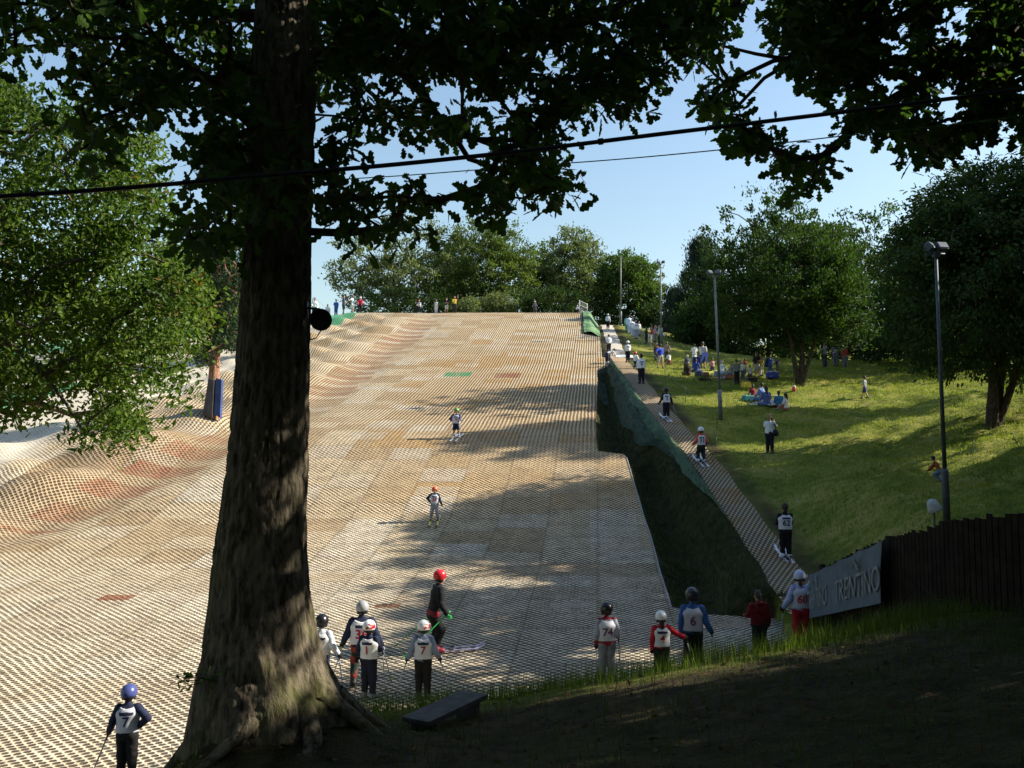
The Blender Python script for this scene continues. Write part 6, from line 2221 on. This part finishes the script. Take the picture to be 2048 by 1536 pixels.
    for z in (.25, .75, 1.2): MB().tube([(-1.2, 0, z), (1.2, 0, z)], .02, 6).build('rail', wm, t, True)
    mb = MB()
    for k in range(12): mb.tube([(-1.1 + k * .2, 0, .25), (-1.1 + k * .2, 0, 1.2)], .006, 4)
    mb.build('netting', wm, t, True)
    # bent lamp arm at the summit left
    b = np.array([(621 - 1024) / FPX * 89, 89, 0])
    b[2] = float(surf(b[0], b[1]))
    t = thing('tow_pylon', 'hooked pole standing at the far left of the summit beside the oak trunk', 'pole', b)
    MB().tube([(0, 0, -.1), (0, 0, 1.7), (.08, 0, 2.1), (.22, 0, 2.25), (.33, 0, 2.1)], .035, 7).build('mast', pm((.12, .13, .14), .5), t, True)
    MB().tube([(.2, 0, 2.2), (1.4, .1, 1.1)], .010, 5).build('stay', pm((.12, .13, .14), .5), t, True)
    # edge strip along the right border of the slope
    ys = np.arange(22.2, EDGE_KINK - .05, .5)
    mb = MB()
    mb.tube([(float(edge_x(y)) + .0, y, float(slope_h(edge_x(y), y)) + .035) for y in ys], .024, 6)
    tag(mb.build('edge_board', pm((.26, .26, .26), .8), None, True), 'pale edging strip along the lower right border of the brush slope', 'edging')
    # red barrier beyond the pine
    b = at(388, 712, 70)
    b[2] = min(b[2], 99)
    t = thing('barrier', 'orange red barrier seen between the sunlit tree and the pine', 'barrier', b)
    MB().box((0, 0, .45), (2.4, .08, .55), None, 0, .02).build('panel', pm((.55, .10, .05), .6), t)
    for s in (-1, 1): MB().box((s * 1.0, 0, .1), (.10, .5, .9), None, 0, .02).build('foot', pm((.2, .2, .2), .6), t)


def grass():
    g = np.random.default_rng(17)

    def blades(name, X, Y, L, wid, mat, label, lean=.35):
        n = len(X)
        Z = surf(X, Y) - .01
        a = g.random(n) * 6.283
        ln = np.abs(g.normal(0, lean, n))
        d = np.stack([np.cos(a), np.sin(a)], 1)
        s = np.stack([-np.sin(a), np.cos(a)], 1)
        B = np.stack([X, Y, Z], 1)
        V = np.zeros((n, 5, 3))
        V[:, 0, :2] = B[:, :2] - s * wid[:, None]; V[:, 0, 2] = Z
        V[:, 1, :2] = B[:, :2] + s * wid[:, None]; V[:, 1, 2] = Z
        m = B[:, :2] + d * (L * ln * .35)[:, None]
        V[:, 2, :2] = m + s * wid[:, None] * .8; V[:, 2, 2] = Z + L * .55
        V[:, 3, :2] = m - s * wid[:, None] * .8; V[:, 3, 2] = Z + L * .55
        V[:, 4, :2] = B[:, :2] + d * (L * ln)[:, None]; V[:, 4, 2] = Z + L * np.sqrt(np.clip(1 - ln ** 2 * .6, .2, 1))
        o4 = np.arange(n)[:, None] * 5
        F4 = o4 + np.array([[0, 1, 2, 3]])
        F3 = o4 + np.array([[3, 2, 4]])
        r1 = (vnoise(X * .9, Y * .9, 5) * .6 + g.random(n) * .4) * np.where(Y < 14, np.interp(Y, [9.6, 11.0], [.25, 1.0]), 1)  # blade tint carries the bank's shade, full colour kept on the sunlit brow
        r = np.clip(np.concatenate([r1] * 2), 0, 1)
        o = mesh_obj(name, V.reshape(-1, 3), [F3, F4], mat, smooth=False, attrs={'rnd': ('FACE', r)})
        o['kind'] = 'stuff'
        o['label'], o['category'] = label, 'grass'
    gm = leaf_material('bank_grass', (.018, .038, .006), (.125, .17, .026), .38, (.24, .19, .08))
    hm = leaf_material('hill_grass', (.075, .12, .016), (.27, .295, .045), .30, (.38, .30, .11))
    # near bank: short everywhere, longer along the brow and the fence
    n = 60000
    X, Y = g.uniform(-4.5, 8, n), g.uniform(2.6, 13.6, n)
    brow = np.exp(-((Y - 11.6) / 1.0) ** 2)
    dens = .30 + .7 * brow + .5 * (X > 4.6) * (X < 6.1)
    k = (g.random(n) < dens * (.35 + .9 * fbm(X * 1.2, Y * 1.2, 61))) & (np.hypot(X + 2.5, Y - 8.6) > .75)
    X, Y, brow = X[k], Y[k], brow[k]
    L = (.05 + .10 * g.random(len(X))) * (1 + 1.0 * brow) * (.6 + .9 * fbm(X * .9, Y * .9, 63))
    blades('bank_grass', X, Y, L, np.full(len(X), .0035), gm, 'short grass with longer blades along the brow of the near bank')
    n = 1100
    X, Y = np.concatenate([g.uniform(-.3, 6, n), g.uniform(-4.2, -2.6, 90), g.uniform(4.6, 6.0, 300)]), np.concatenate([g.normal(11.8, .5, n), g.uniform(6, 8.4, 90), g.uniform(9, 15, 300)])
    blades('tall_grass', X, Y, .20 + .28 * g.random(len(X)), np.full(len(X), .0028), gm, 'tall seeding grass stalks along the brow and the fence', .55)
    # grass hill
    n = 150000
    X, Y = g.uniform(7.5, 30, n), g.uniform(19, 66, n)
    dx = X - track_x(Y) - .62
    u, v, f = project(np.stack([X, Y, surf(X, Y)], 1))
    k = (dx > .5) & (u < 2100) & (g.random(n) < (.35 + 1.2 * fbm(X * .8, Y * 1.0, 71) - .25) * np.clip(dx / 2.0, .1, 1))
    X, Y = X[k], Y[k]
    L = (.05 + .09 * g.random(len(X))) * (.5 + 1.2 * fbm(X * .8, Y, 73)) * np.interp(Y, [25, 60], [1, 1.2])
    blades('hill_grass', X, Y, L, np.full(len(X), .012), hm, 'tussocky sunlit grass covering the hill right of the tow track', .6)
    # rough grass in the gully
    n = 34000
    Y = g.uniform(21.5, 60, n)
    t = g.random(n)
    X = edge_x(Y) + .1 + t * np.maximum(track_x(Y) - .75 - edge_x(Y), .1)
    k = g.random(n) < np.interp(t, [0, .4, .8, 1], [1, 1, .8, .3]) * np.interp(Y, [36, 44], [1, .45]) * (fbm(X * 1.4, Y * .9, 66) + .25)
    X, Y = X[k], Y[k]
    blades('gully_grass', X, Y, .08 + .16 * g.random(len(X)), np.full(len(X), .008), leaf_material('gully_blades', (.016, .030, .008), (.055, .07, .02), .25, (.12, .09, .04)), 'rough grass growing in the gully beside the slope', .6)
    # fallen leaves on the bank
    n = 2600
    X, Y = g.uniform(-3.5, 6.0, n), g.uniform(3, 12.5, n)
    C = np.stack([X, Y, surf(X, Y) + .012 + .02 * g.random(n)], 1)
    lm = leaf_material('dry_leaves', (.030, .018, .010), (.11, .070, .036), .1)
    for nd in lm.node_tree.nodes:
        if nd.type == 'BSDF_PRINCIPLED': nd.inputs['Roughness'].default_value, nd.inputs['Specular IOR Level'].default_value = .95, .05
    o = leaf_mesh('fallen_leaves', C, np.stack([g.normal(0, 1, n), g.normal(0, 1, n), g.normal(0, .15, n)], 1), np.array([0, 0, 1.0]) + g.normal(0, .3, (n, 3)), g.uniform(.04, .09, n), lobed_leaf(), lm)
    o['kind'] = 'stuff'
    o['label'], o['category'] = 'dry fallen oak leaves scattered over the near bank', 'leaves'


posts()
cables()
loudspeaker()
fence_and_banner()
plank_bench()
small_things()
grass()
